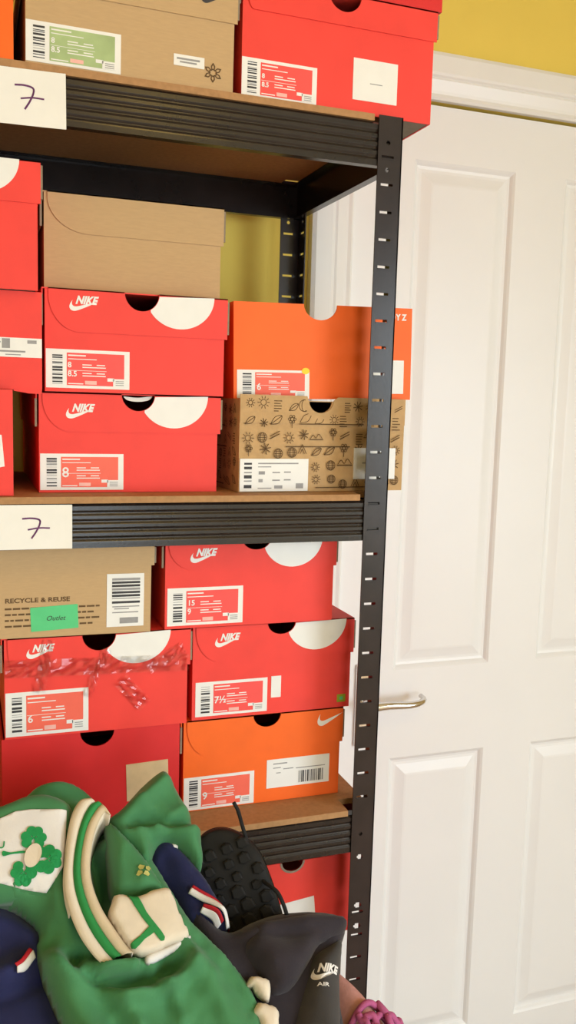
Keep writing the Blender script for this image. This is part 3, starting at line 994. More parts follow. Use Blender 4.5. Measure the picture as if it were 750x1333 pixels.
# the heap slopes up towards the shelves: (u, v) run across and up the slope, h stands off it
PO = np.array([0.0, 0.80, 0.835])
PV = np.array([0.0, math.cos(math.radians(41)), math.sin(math.radians(41))])
PN = np.array([0.0, -PV[2], PV[1]])


def heap(u, v, h):
    return Vector(PO + np.array([u, 0, 0]) + v * PV + h * PN)


def seg_dist(P, poly, closed):
    """distance of points P (n,2) to a polyline, and the nearest points"""
    A = np.array(poly, float)
    Bq = np.roll(A, -1, axis=0) if closed else A[1:]
    A = A if closed else A[:-1]
    best = np.full(len(P), 1e9)
    near = np.zeros_like(P)
    for a, c in zip(A, Bq):
        d = c - a
        L2 = max(float(d @ d), 1e-12)
        t = np.clip(((P - a) @ d) / L2, 0, 1)
        q = a + t[:, None] * d
        e = np.hypot(*(P - q).T)
        k = e < best
        best[k] = e[k]
        near[k] = q[k]
    return best, near


def inside_poly(P, poly):
    A = np.array(poly, float)
    x, y = P[:, 0], P[:, 1]
    r = np.zeros(len(P), bool)
    j = len(A) - 1
    for i in range(len(A)):
        xi, yi, xj, yj = *A[i], *A[j]
        c = ((yi > y) != (yj > y)) & (x < (xj - xi) * (y - yi) / (yj - yi + 1e-15) + xi)
        r ^= c
        j = i
    return r


def ridge_sum(P, ridges):
    h = np.zeros(len(P))
    for pts, amp, wd in ridges:
        d, _ = seg_dist(P, spline(pts, 6), False)
        h += amp * np.exp(-(d / wd) ** 2)
    return h


def relief(outline, base, H, wd, ridges=(), wob=0.0, seed=0, creases=()):
    """height of a piece of cloth over the slope: rolled edges, folds, slight unevenness"""
    poly = spline(outline, 6, True)
    ph = [random.Random(seed + k).uniform(0, 6.28) for k in range(6)]

    def f(P):
        P = np.asarray(P, float)
        d, _ = seg_dist(P, poly, True)
        d = np.where(inside_poly(P, poly), d, 0)
        t = np.clip(d / wd, 0, 1)
        h = base + H * np.sqrt(np.clip(1 - (1 - t) ** 2, 0, 1)) + ridge_sum(P, ridges)
        u, v = P[:, 0], P[:, 1]
        for ang, wl, amp, bend in creases:
            a = math.radians(ang)
            x, y = u * math.cos(a) + v * math.sin(a), -u * math.sin(a) + v * math.cos(a)
            s = np.abs(np.sin(math.pi * (x + bend * np.sin(y * 28 + ph[3]) + 0.35 * bend * np.sin(y * 75 + ph[4])) / wl + ph[5]))
            env = 0.55 + 0.45 * np.sin(31 * u - 24 * v + ph[0])
            h = h + amp * env * (1 - s) ** 1.6 * np.minimum(t * 1.5, 1)
        return h + wob * (np.sin(70 * u + 45 * v + ph[0]) + np.sin(-50 * u + 80 * v + ph[1]) + 0.6 * np.sin(130 * u + 20 * v + ph[2])) * np.minimum(t, 1)
    return poly, f


def cloth(name, poly, f, m, root, lift=0.0, res=0.004, thick=0.0016, skirt=None, sharp=None):
    """a sheet clipped to an outline on the slope; skirt: height it hangs down to"""
    A = np.array(poly)
    lo_, hi = A.min(0) - res, A.max(0) + res
    nu, nv = int((hi[0] - lo_[0]) / res) + 2, int((hi[1] - lo_[1]) / res) + 2
    gu, gv = np.meshgrid(lo_[0] + np.arange(nu) * res, lo_[1] + np.arange(nv) * res, indexing='ij')
    P = np.stack([gu.ravel(), gv.ravel()], 1)
    ins = inside_poly(P, poly)
    I = ins.reshape(nu, nv)
    cells = [(i, j) for i in range(nu - 1) for j in range(nv - 1) if I[i, j] or I[i + 1, j] or I[i, j + 1] or I[i + 1, j + 1]]
    used = {}
    fs = []
    for i, j in cells:
        fs.append(tuple(used.setdefault(a * nv + b2, len(used)) for a, b2 in ((i, j), (i + 1, j), (i + 1, j + 1), (i, j + 1))))
    ids = np.array(list(used.keys()))
    Q = P[ids].copy()
    out = ~ins[ids]
    if out.any():
        _, nr_ = seg_dist(Q[out], poly, True)
        Q[out] = nr_
    H = f(Q) + lift
    vs = [heap(Q[k, 0], Q[k, 1], H[k]) for k in range(len(Q))]
    mb = MB()
    o = root.location if root else Vector((0, 0, 0))
    rel = [tuple(p - o) for p in vs]
    if skirt is not None:
        cnt = {}
        for q in fs:
            for k in range(4):
                e = (q[k], q[(k + 1) % 4])
                cnt[tuple(sorted(e))] = cnt.get(tuple(sorted(e)), []) + [e]
        low = {}
        for es in cnt.values():
            if len(es) == 1:
                a, c = es[0]
                for s in (a, c):
                    if s not in low:
                        low[s] = len(rel)
                        rel.append((rel[s][0], rel[s][1], skirt - o.z))
                fs.append((c, a, low[a], low[c]))
    mb.add(rel, fs, m, True)
    ob = mb.build(name, root, normals=False)
    me = ob.data
    bm = bmesh.new()
    bm.from_mesh(me)
    bmesh.ops.remove_doubles(bm, verts=bm.verts, dist=0.0002)
    bm.to_mesh(me)
    bm.free()
    if skirt is None:
        s = ob.modifiers.new('thickness', 'SOLIDIFY')
        s.thickness, s.offset = thick, -1
    return ob


def ribbon(name, left, right, f, m, root, lift=0.0, bulge=0.0, n=8, k=6):
    """a band between two edge lines, arched across its width"""
    a, c = np.array(spline(left, n)), np.array(spline(right, n))
    vs, fs = [], []
    o = root.location
    for i in range(len(a)):
        for j in range(k + 1):
            t = j / k
            q = a[i] * (1 - t) + c[i] * t
            hh = float(f(q[None, :])[0]) + lift + bulge * math.sin(math.pi * t)
            vs.append(tuple(heap(q[0], q[1], hh) - o))
    for i in range(len(a) - 1):
        for j in range(k):
            s = i * (k + 1) + j
            fs.append((s, s + 1, s + k + 2, s + k + 1))
    mb = MB()
    mb.add(vs, fs, m, True)
    ob = mb.build(name, root, normals=False)
    s = ob.modifiers.new('thickness', 'SOLIDIFY')
    s.thickness, s.offset = 0.0016, 0
    return ob


MOUND = [(-0.0191, 0.197), (0.0287, 0.233), (0.0797, 0.258), (0.1458, 0.2262), (0.2141, 0.236), (0.2336, 0.1867), (0.2592, 0.1299), (0.2682, 0.0866), (0.2547, 0.0415), (0.229, -0.0466), (-0.0194, 0.0024)]
NAVY_LEFT = [(-0.0188, 0.1651), (0.0257, 0.1503), (0.0548, 0.1225), (0.0687, 0.1012), (0.0702, 0.068), (0.0786, 0.0315), (0.0955, -0.0244), (-0.019, -0.0018)]
NAVY_LEFT_CUFF = [(0.0371, 0.0689), (0.0421, 0.068), (0.058, 0.0809), (0.0537, 0.0831)]
NAVY_MID = [(0.1855, 0.1816), (0.202, 0.1828), (0.2213, 0.1678), (0.2379, 0.1429), (0.2507, 0.1141), (0.259, 0.0827), (0.2531, 0.0703), (0.2314, 0.0793), (0.212, 0.0865), (0.2003, 0.1162), (0.1799, 0.1481)]
YB = [(-0.0183, 0.2285), (0.0282, 0.2361), (0.0487, 0.2512), (0.0697, 0.2622), (0.0906, 0.2652), (0.1111, 0.258), (0.1306, 0.2399), (0.143, 0.2211), (0.1547, 0.2052), (0.1613, 0.1629), (0.1516, 0.1314), (0.1156, 0.129), (0.0719, 0.1677), (-0.0184, 0.197)]
SLEEVE_FOLD = [(0.1375, 0.2053), (0.1556, 0.2171), (0.1819, 0.2413), (0.2012, 0.2531), (0.2101, 0.253), (0.2185, 0.2434), (0.2293, 0.2167), (0.2372, 0.1955), (0.2416, 0.1709), (0.2412, 0.1493), (0.2341, 0.1343), (0.2289, 0.1384), (0.218, 0.1543), (0.2048, 0.1673), (0.194, 0.1689), (0.1858, 0.159), (0.1782, 0.1401), (0.169, 0.1448), (0.157, 0.1598), (0.143, 0.1804)]
LINING = [(0.2008, 0.1684), (0.2145, 0.169), (0.2118, 0.1626), (0.2049, 0.1618)]
FRONT = [(-0.0184, 0.1653), (-0.0184, 0.1408), (0.0321, 0.1298), (0.0535, 0.1128), (0.0593, 0.0971), (0.0565, 0.0859), (0.0615, 0.0602), (0.0691, 0.0349), (0.0808, 0.0029), (0.0901, -0.0274), (0.29, -0.0668), (0.2728, -0.0301), (0.2698, -0.0017), (0.2624, 0.0198), (0.2475, 0.046), (0.2312, 0.0677), (0.2146, 0.0898), (0.1996, 0.1241), (0.177, 0.1691), (0.1382, 0.1918), (0.0978, 0.1973), (0.042, 0.1884)]
YOKE = [(-0.0182, 0.2216), (0.0279, 0.2298), (0.0559, 0.2384), (0.0799, 0.2362), (0.101, 0.2229), (0.1028, 0.206), (0.0966, 0.169), (0.0916, 0.1456), (0.0828, 0.1312), (0.0687, 0.1242), (0.0467, 0.1292), (-0.0183, 0.1454)]
PANEL = [(-0.0182, 0.2042), (0.0272, 0.2086), (0.0429, 0.2141), (0.0585, 0.2145), (0.0948, 0.2088), (0.0919, 0.1813), (0.0882, 0.1533), (0.0788, 0.1404), (0.0689, 0.1288), (0.0469, 0.1361), (0.0251, 0.1433), (-0.0182, 0.1553)]
C0 = [(0.1192, 0.2176), (0.1093, 0.2162), (0.1001, 0.2028), (0.0936, 0.181), (0.088, 0.1494), (0.0861, 0.1248), (0.0895, 0.1017), (0.0972, 0.0785), (0.1073, 0.0604), (0.1164, 0.049)]
C1 = [(0.1252, 0.2124), (0.1184, 0.2089), (0.1099, 0.1955), (0.1026, 0.1756), (0.0964, 0.1481), (0.0959, 0.1248), (0.1007, 0.1013), (0.1085, 0.0802), (0.1185, 0.062), (0.1256, 0.0523)]
C2 = [(0.1315, 0.2098), (0.1262, 0.2053), (0.1159, 0.1913), (0.1087, 0.173), (0.1032, 0.1471), (0.1036, 0.1251), (0.109, 0.1015), (0.1181, 0.0801), (0.1282, 0.0625), (0.134, 0.0544)]
C3 = [(0.1392, 0.1966), (0.133, 0.2001), (0.1245, 0.1884), (0.117, 0.1694), (0.1124, 0.1457), (0.1129, 0.126), (0.119, 0.1029), (0.1289, 0.0819), (0.1395, 0.0627), (0.1453, 0.0553)]
SLEEVE = [(0.1378, 0.2025), (0.1468, 0.1944), (0.1581, 0.1782), (0.172, 0.1586), (0.1837, 0.137), (0.1918, 0.1197), (0.1921, 0.1117), (0.1749, 0.1096), (0.1549, 0.1081), (0.1397, 0.112), (0.1339, 0.1223), (0.134, 0.1445), (0.1347, 0.1731)]
CUFF = [(0.1355, 0.1156), (0.1453, 0.1133), (0.1566, 0.1092), (0.1745, 0.1134), (0.1912, 0.1124), (0.196, 0.0968), (0.1998, 0.0808), (0.2039, 0.0629), (0.1835, 0.0575), (0.1597, 0.0522), (0.1466, 0.0558), (0.1365, 0.0712), (0.1306, 0.0854), (0.1265, 0.0965), (0.1306, 0.1064)]
CUFF_IN = [(0.1593, 0.0541), (0.1831, 0.0594), (0.2053, 0.0653), (0.2027, 0.0591), (0.1858, 0.0517), (0.161, 0.0445)]
CS1 = [(0.1472, 0.1115), (0.1556, 0.1094), (0.1631, 0.0899), (0.1712, 0.0758), (0.1779, 0.0637), (0.1737, 0.0607), (0.1668, 0.0721), (0.158, 0.0862)]
CS2 = [(0.166, 0.0774), (0.1706, 0.0715), (0.1583, 0.0655), (0.1482, 0.0578), (0.1435, 0.0629), (0.1542, 0.0691)]
BADGE = [(0.159, 0.1388), (0.1659, 0.1418), (0.1746, 0.1348), (0.1688, 0.1277)]
HEM1 = [(0.2626, 0.0198), (0.272, 0.0182), (0.282, 0.012), (0.2801, 0.0009), (0.2759, -0.0068), (0.2664, 0.0005), (0.262, 0.0098), (0.2555, 0.0096)]
HEM2 = [(0.2651, -0.0049), (0.2756, -0.0082), (0.2843, -0.0154), (0.2806, -0.0339), (0.27, -0.0649), (0.2575, -0.0624), (0.2624, -0.0237), (0.2567, -0.0144)]
HOOD = [(0.2063, 0.1305), (0.2228, 0.1172), (0.2371, 0.093), (0.2575, 0.0753), (0.2845, 0.0813), (0.3116, 0.0843), (0.3469, 0.0819), (0.3767, 0.0738), (0.3899, 0.065), (0.3865, 0.0508), (0.3749, 0.0303), (0.3633, -0.006), (0.3433, -0.0733), (0.2319, -0.0513), (0.2284, 0.0111), (0.2221, 0.0565), (0.211, 0.0972)]
HOODFOLD = [(0.2794, 0.0701), (0.3059, 0.073), (0.341, 0.0721), (0.3751, 0.065), (0.3837, 0.057), (0.3787, 0.0465), (0.3594, 0.0418), (0.3417, 0.0354), (0.325, 0.0184), (0.3053, 0.0012), (0.2838, -0.0021), (0.272, 0.0181), (0.2615, 0.0461)]
GREY = [(0.3303, 0.0278), (0.349, 0.0385), (0.3759, 0.0419), (0.3637, 0.0067), (0.3515, -0.0372), (0.3405, -0.0743), (0.2822, -0.0628), (0.3047, -0.0121), (0.319, 0.0109)]
LOGO = [(0.3255, 0.0093), (0.3566, 0.0189), (0.3262, 0.0026), (0.3455, 0.0014)]
SHAM = [(0.0565, 0.1656), (0.0613, 0.1835), (0.0746, 0.1613), (0.0473, 0.1472), (0.0483, 0.1684), (0.0296, 0.1711)]
LETT = [(0.0265, 0.1892), (0.0317, 0.1885), (0.0263, 0.1836), (0.03, 0.1831), (0.0261, 0.178), (0.0299, 0.1775)]
BOOT = [(0.2864, 0.1676), (0.3036, 0.1123), (0.292, 0.0773), (0.244, 0.1595), (0.2697, 0.1133)]
PINK = [(0.3654, 0.0041), (0.3846, -0.0053), (0.3974, -0.0212), (0.4111, -0.0465)]
STR = [(0.2175, 0.1154), (0.2284, 0.1056), (0.2401, 0.0957), (0.25, 0.0861), (0.2546, 0.0751)]
STR2 = [(0.2269, 0.0953), (0.2388, 0.087), (0.2455, 0.0781)]
LACE1 = [(0.277, 0.1889), (0.2815, 0.1801), (0.2863, 0.1687), (0.2905, 0.1592)]
LACE2 = [(0.3023, 0.1067), (0.3085, 0.0991), (0.3124, 0.0861), (0.315, 0.072)]
FOLDS = [(0.0588, 0.0838), (0.0864, 0.0634), (0.1138, 0.0433), (0.1458, 0.032), (0.1805, 0.0364), (0.2061, 0.05)]

# ---- navy top under the jersey, showing in the middle of the heap
nv_ = thing('navy_sweatshirt', 'navy top with a white and red striped cuff between the green jersey and the boot', 'clothing', (0.12, 0.86, TZ), group='clothes in the heap')
poly, f = relief(MOUND, -0.055, 0.030, 0.03, [([(0.12, 0.21), (0.128, 0.16), (0.122, 0.11)], -0.05, 0.02)])
cloth('torso', poly, f, NAVY, nv_, res=0.008, skirt=TZ + 0.001)
poly, fm = relief(NAVY_MID, -0.025, 0.036, 0.016, [([(0.205, 0.165), (0.225, 0.13), (0.245, 0.09)], 0.008, 0.010), ([(0.195, 0.15), (0.205, 0.115)], -0.006, 0.008)], 0.0012, 3, ((62, 0.030, 0.006, 0.006),))
cloth('sleeve', poly, fm, NAVY, nv_)


def off_line(pts, d):
    q = np.array(pts, float)
    t = np.gradient(q, axis=0)
    n = np.stack([-t[:, 1], t[:, 0]], 1) / np.hypot(*t.T)[:, None]
    return [tuple(p) for p in q + n * d]


ribbon('white_cuff_stripe', off_line(STR, -0.0028), off_line(STR, 0.0028), fm, WHITEF, nv_, 0.004, 0.002)
ribbon('red_cuff_stripe', off_line(STR, 0.0028), off_line(STR, 0.0058), fm, REDF, nv_, 0.003, 0.001)
ribbon('red_hem_stripe', off_line(STR2, 0.0005), off_line(STR2, 0.0030), fm, REDF, nv_, 0.006, 0.001)
ribbon('white_hem_stripe', off_line(STR2, -0.0042), off_line(STR2, 0.0005), fm, WHITEF, nv_, 0.006, 0.001)

# ---- second navy garment at the left edge
nl = thing('navy_polo_shirt', 'navy garment with a red and white edged cuff, left of the green jersey', 'clothing', (0.02, 0.80, TZ), group='clothes in the heap')
poly, fl = relief(NAVY_LEFT, -0.03, 0.034, 0.03, [([(-0.02, 0.125), (0.03, 0.115), (0.06, 0.098)], 0.010, 0.012), ([(-0.02, 0.068), (0.02, 0.066), (0.05, 0.078)], 0.014, 0.012), ([(-0.02, 0.055), (0.03, 0.050), (0.065, 0.060)], -0.008, 0.009), ([(0.01, 0.02), (0.05, -0.02)], 0.006, 0.012)], 0.001, 9)
cloth('torso', poly, fl, NAVY, nl)
ribbon('white_cuff_edge', [(0.0385, 0.0640), (0.0465, 0.0660), (0.0560, 0.0760)], [(0.0385, 0.0685), (0.0455, 0.0725), (0.0540, 0.0820)], fl, WHITEF, nl, 0.0050, 0.001)
ribbon('red_cuff_edge', [(0.0380, 0.0685), (0.0450, 0.0725), (0.0535, 0.0820)], [(0.0365, 0.0705), (0.0430, 0.0745), (0.0505, 0.0840)], fl, REDF, nl, 0.0050, 0.0006)

# ---- charcoal hoodie
ho = thing('charcoal_hoodie', 'charcoal hoodie slumped at the right of the heap, below the red box', 'clothing', (0.31, 0.82, TZ), group='clothes in the heap')
poly, fh = relief(HOOD, -0.030, 0.046, 0.020, [([(0.27, 0.062), (0.31, 0.068), (0.36, 0.062), (0.385, 0.050)], 0.006, 0.012), ([(0.30, 0.055), (0.33, 0.052), (0.37, 0.050)], -0.003, 0.006)], 0.0012, 5)
cloth('torso', poly, fh, HOODM, ho, skirt=TZ + 0.001)
poly, fh2 = relief(HOODFOLD, 0.006, 0.026, 0.016, [([(0.275, 0.060), (0.32, 0.050), (0.355, 0.054), (0.378, 0.050)], -0.006, 0.007), ([(0.29, 0.03), (0.325, 0.03), (0.34, 0.025)], 0.005, 0.012), ([(0.265, 0.035), (0.285, 0.012)], -0.006, 0.008)], 0.0015, 6)
cloth('folded_sleeve', poly, fh2, HOODM, ho)

# ---- dark grey trousers with a small logo
gt = thing('grey_joggers', 'dark grey garment leg with a small white logo, below the charcoal hoodie', 'clothing', (0.34, 0.80, TZ), group='clothes in the heap')
poly, fg = relief(GREY, -0.012, 0.042, 0.022, [([(0.335, 0.02), (0.33, -0.06)], 0.005, 0.015)], 0.0006, 8)
cloth('leg', poly, fg, GREYF, gt)


def on_heap(mb_, verts2d, faces, f, m, lift, root):
    P = np.array(verts2d, float)
    h = f(P) + lift
    mb_.add([tuple(heap(P[k, 0], P[k, 1], h[k]) - root.location) for k in range(len(P))], faces, m)


def place2d(pts, u, v, sc, ang):
    c, s = math.cos(ang), math.sin(ang)
    return [(u + (x * c - z * s) * sc, v + (x * s + z * c) * sc) for x, z in pts]


mb = MB()
ang = math.radians(-16)
on_heap(mb, place2d([(x, z * 1.15) for x, z in SWOOSH], 0.3235, 0.0035, 0.0285, ang), [tuple(range(len(SWOOSH)))], fg, WHITEF, 0.0022, gt)
vs, fs = text_mesh('NIKE', 0.40, bold=0.018, shear=0.35, sx=0.86)
on_heap(mb, place2d([(x + .16, z + .28) for x, y, z in vs], 0.3235, 0.0035, 0.0285, ang), fs, fg, WHITEF, 0.0026, gt)
mb.build('chest_logo', gt, normals=False)
mb = MB()
vs, fs = text_mesh('AIR', 0.2, bold=0.004, sx=1.5)
on_heap(mb, place2d([(x, z) for x, y, z in vs], 0.3260, -0.0035, 0.026, ang), fs, fg, WHITEF, 0.0024, gt)
mb.build('small_lettering', gt, normals=False)

# ---- green rugby jersey
je = thing('rugby_jersey', 'green rugby jersey with a white panel and cream striped collar, on top of the heap', 'clothing', (0.10, 0.86, TZ), group='clothes in the heap')
poly, f1 = relief(YB, -0.025, 0.042, 0.020, [([(0.045, 0.243), (0.085, 0.246), (0.125, 0.225), (0.15, 0.20)], -0.010, 0.010), ([(0.07, 0.258), (0.11, 0.250), (0.14, 0.222)], 0.006, 0.010), ([(0.125, 0.200), (0.128, 0.170), (0.126, 0.135)], -0.070, 0.013)], 0.001, 11, ((50, 0.034, 0.006, 0.008), (100, 0.02, 0.0022, 0.006)))
cloth('back_panel', poly, f1, GREEN, je)
poly, f2 = relief(FRONT, -0.010, 0.038, 0.016, [
    ([(u, v - 0.010) for u, v in FOLDS], 0.018, 0.0080),
    ([(0.100, 0.056), (0.112, 0.050), (0.126, 0.0480), (0.146, 0.0465)], 0.030, 0.0062),
    ([(0.092, 0.064), (0.118, 0.038), (0.155, 0.033), (0.192, 0.040)], -0.020, 0.0075),
    ([(0.075, 0.07), (0.09, 0.03), (0.115, -0.03)], 0.007, 0.010),
    ([(0.095, 0.055), (0.118, 0.020), (0.145, -0.04)], -0.008, 0.009),
    ([(0.165, 0.025), (0.185, -0.01), (0.20, -0.05)], -0.007, 0.010),
    ([(0.195, 0.05), (0.215, 0.02), (0.24, -0.03)], 0.008, 0.010),
    ([(0.215, 0.058), (0.238, 0.03), (0.255, -0.01)], -0.006, 0.007),
    ([(0.12, 0.185), (0.128, 0.14), (0.122, 0.11), (0.14, 0.075)], -0.058, 0.013),
    ([(0.062, 0.115), (0.072, 0.095), (0.062, 0.075)], -0.008, 0.009)], 0.0008, 12, ((20, 0.042, 0.010, 0.008), (-35, 0.055, 0.005, 0.010), (65, 0.021, 0.0030, 0.007), (-20, 0.016, 0.0014, 0.006)))
cloth('front_panel', poly, f2, GREEN, je)
poly, f3 = relief(YOKE, 0.012, 0.030, 0.016, [([(0.03, 0.225), (0.07, 0.228), (0.10, 0.205)], 0.003, 0.012), ([(-0.02, 0.138), (0.04, 0.135), (0.08, 0.138)], -0.004, 0.008)], 0.0006, 13, ((78, 0.05, 0.0025, 0.008),))
cloth('shoulder_yoke', poly, f3, GREEN, je)
pn = cloth('white_chest_panel', spline(PANEL, 1, True), f3, WHITEF, je, lift=0.0016, thick=0.0008)


def blob(pts, u, v, sc, ang, n=4):
    return place2d(spline(pts, n, True), u, v, sc, ang)


mb = MB()
for u, v, sc, an in ((0.0592, 0.1825, 0.0112, -12), (0.0715, 0.1590, 0.0128, -95), (0.0480, 0.1500, 0.0112, 170)):
    for k in range(3):
        a = math.radians(an + 90 + 105 * (k - 1))
        for da in (-0.42, 0.42):
            q = [(u + sc * (0.72 * math.cos(a + da) + 0.46 * math.cos(s)), v + sc * (0.72 * math.sin(a + da) + 0.46 * math.sin(s))) for s in [2 * math.pi * j / 14 for j in range(14)]]
            on_heap(mb, q, [tuple(range(14))], f3, SHAMG, 0.0034, je)
        q = [(u, v), (u + sc * 0.75 * math.cos(a - 0.8), v + sc * 0.75 * math.sin(a - 0.8)), (u + sc * 0.9 * math.cos(a), v + sc * 0.9 * math.sin(a)), (u + sc * 0.75 * math.cos(a + 0.8), v + sc * 0.75 * math.sin(a + 0.8))]
        on_heap(mb, q, [(0, 1, 2, 3)], f3, SHAMG, 0.0034, je)
q = spline([(0.0285, 0.1738), (0.036, 0.1712), (0.048, 0.1712), (0.052, 0.1690), (0.048, 0.1688), (0.036, 0.1692), (0.0285, 0.1685)], 3, True)
on_heap(mb, q, [tuple(range(len(q)))], f3, SHAMG, 0.0030, je)
mb.build('shamrock_emblem', pn, normals=False)
mb = MB()
q = [(0.0575 + 0.0125 * math.cos(s) * math.cos(1.2) - 0.0082 * math.sin(s) * math.sin(1.2), 0.1648 + 0.0125 * math.cos(s) * math.sin(1.2) + 0.0082 * math.sin(s) * math.cos(1.2)) for s in [2 * math.pi * k / 24 for k in range(24)]]
on_heap(mb, q, [tuple(range(len(q)))], f3, CREAMF, 0.0044, je)
mb.build('oval_ball', pn, normals=False)
mb = MB()
for k, s in enumerate('IRFU'):
    vs, fs = text_mesh(s, 0.010, bold=0.0002)
    on_heap(mb, place2d([(x, z) for x, y, z in vs], 0.0000 + k * 0.0078, 0.1790 - k * 0.0006, 1.0, -0.12), fs, f3, SHAMG, 0.0030, je)
mb.build('panel_lettering', pn, normals=False)
poly, f4 = relief(SLEEVE_FOLD, -0.010, 0.040, 0.016, [
    ([(0.2101, 0.248), (0.19, 0.225), (0.165, 0.205)], 0.006, 0.010),
    ([(0.235, 0.19), (0.21, 0.185), (0.185, 0.192), (0.165, 0.19)], -0.013, 0.007),
    ([(0.24, 0.175), (0.215, 0.176), (0.19, 0.18)], 0.012, 0.006),
    ([(0.175, 0.155), (0.17, 0.18)], 0.006, 0.008)], 0.001, 14, ((115, 0.036, 0.007, 0.010), (60, 0.05, 0.005, 0.01), (20, 0.019, 0.0022, 0.006)))
cloth('folded_sleeve', poly, f4, GREEN, je)
poly, f5 = relief(LINING, 0.012, 0.004, 0.005)
cloth('sleeve_lining', poly, f5, WHITEF, je)
poly, f6 = relief(SLEEVE, 0.004, 0.034, 0.015, [([(0.15, 0.185), (0.165, 0.15), (0.172, 0.12)], 0.004, 0.012), ([(0.145, 0.12), (0.16, 0.118), (0.18, 0.114)], -0.004, 0.005)], 0.0006, 15, ((-35, 0.03, 0.003, 0.006),))
sl_ = cloth('sleeve', poly, f6, GREEN, je)
mb = MB()
for k in range(4):
    a = 0.4 + k * math.pi / 2
    q = [(0.1672 + 0.0055 * math.cos(a) + 0.0035 * math.cos(a + t), 0.1340 + 0.0042 * math.sin(a) + 0.003 * math.sin(a + t)) for t in (0, 0.9, 2.2, 3.1, 4.4)]
    on_heap(mb, q, [tuple(range(5))], f6, GOLD, 0.0016, je)
mb.build('embroidered_badge', sl_, normals=False)
poly, f7 = relief(CUFF, 0.036, 0.012, 0.005, [([(0.165, 0.105), (0.18, 0.075)], 0.002, 0.012)], 0.0004, 16)
cu_ = cloth('cuff', poly, f7, CREAMF, je)
cloth('green_cuff_stripe', spline(CS1, 2, True), f7, GREEND, je, lift=0.0012, res=0.002, thick=0.0008)
cloth('green_cuff_stripe', spline(CS2, 2, True), f7, GREEND, je, lift=0.0012, res=0.002, thick=0.0008)
poly, f8 = relief(CUFF_IN, 0.034, 0.006, 0.006)
cloth('cuff_lining', poly, f8, WHITEF, je, res=0.002)
# stand of the collar: cream, green, and cream with its shade in the colour
cf = lambda P: 0.046 + 0.0 * np.asarray(P)[:, 0]
for nm, a, c, m, bl in (('collar_stripe', C0, C1, CREAMF, 0.003), ('collar_stripe', C1, C2, GREEND, 0.004), ('collar_stripe', C2, C3, CREAMSHADEF, 0.003)):
    ribbon(nm, a, c, cf, m, je, 0.0, bl, 8, 6)
# walls that carry the collar down to the panels on both sides


def wall(name, edge, f, m, d, top=0.046, low=-0.01):
    e = np.array(spline(edge, 8))
    vs, fs = [], []
    for p in e:
        for k in range(4):
            t = k / 3
            vs.append(tuple(heap(p[0] + d * t * t, p[1], top * (1 - t) + low * t) - je.location))
    for i in range(len(e) - 1):
        for k in range(3):
            s = i * 4 + k
            fs.append((s, s + 1, s + 5, s + 4))
    mb = MB()
    mb.add(vs, fs, m, True)
    o = mb.build(name, je, normals=False)
    s = o.modifiers.new('thickness', 'SOLIDIFY')
    s.thickness, s.offset = 0.0014, 0
    return o


wall('collar_inner_face', C3, f2, CREAMF, 0.004)
wall('collar_outer_face', C0[:-3], f2, CREAMF, -0.003)
for hm, sd in ((HEM1, 21), (HEM2, 22)):
    poly, fq = relief(hm, 0.018, 0.013, 0.007, (), 0.0005, sd)
    cloth('cream_hem', poly, fq, CREAMF, je, res=0.003)

# ---- walking boot lying on its back in the heap, studded sole up
bt = thing('walking_boot', 'black boot with a lugged sole turned up, between the jersey and the hoodie', 'shoe', (0.27, 0.87, TZ))


def bo(u, v, h):
    # toe towards the shelves, tipped and turned a little towards the jersey
    c = Vector((u, v, h))
    c = Matrix.Rotation(math.radians(30), 3, 'X') @ (c - Vector((0, 0.12, 0))) + Vector((0, 0.12, 0))
    c = Matrix.Rotation(math.radians(-24), 3, 'Y') @ c
    c = Matrix.Rotation(math.radians(6), 3, 'Z') @ c
    return heap(0.2600 + c.x, 0.0500 + c.y, 0.024 + c.z) - bt.location


def sole_w(v):
    """half width of the sole along its length, -0.14 heel .. 0.12 toe"""
    t = (v + 0.15) / 0.27
    w = 0.030 + 0.0155 * math.sin(max(0, min(1, (t - 0.25) / 0.75)) * math.pi * 0.80) - 0.002 * math.sin(t * math.pi)
    e = min(1, (0.12 - v) / 0.050)
    b2 = min(1, (v + 0.15) / 0.035)
    return w * math.sqrt(max(0, 1 - (1 - e) ** 2)) * math.sqrt(max(0, 1 - (1 - b2) ** 2))


vs, fs = [], []
NV, NU = 44, 10
ss = [-0.15 + 0.27 * (0.5 - 0.5 * math.cos(math.pi * i / NV)) for i in range(NV + 1)]
mb = MB()
for lay, (h0, k0) in enumerate(((0.0, 1.0), (-0.006, 1.04), (-0.016, 1.03))):
    for v in ss:
        w = sole_w(v) * k0
        for j in range(NU + 1):
            s = -1 + 2 * j / NU
            vs.append(tuple(bo(w * s, v, h0 + (-0.010 * max(0, (v - 0.05) / 0.07) ** 2) - 0.002 * s * s)))
n = (NV + 1) * (NU + 1)
for i in range(NV):
    for j in range(NU):
        k = i * (NU + 1) + j
        fs.append((k, k + 1, k + NU + 2, k + NU + 1))
for lay in range(2):
    for i in range(NV):
        for j in (0, NU):
            k = lay * n + i * (NU + 1) + j
            fs.append((k, k + NU + 1, k + n + NU + 1, k + n))
mb.add(vs, fs, RUBBER, True)
so = mb.build('sole', bt)
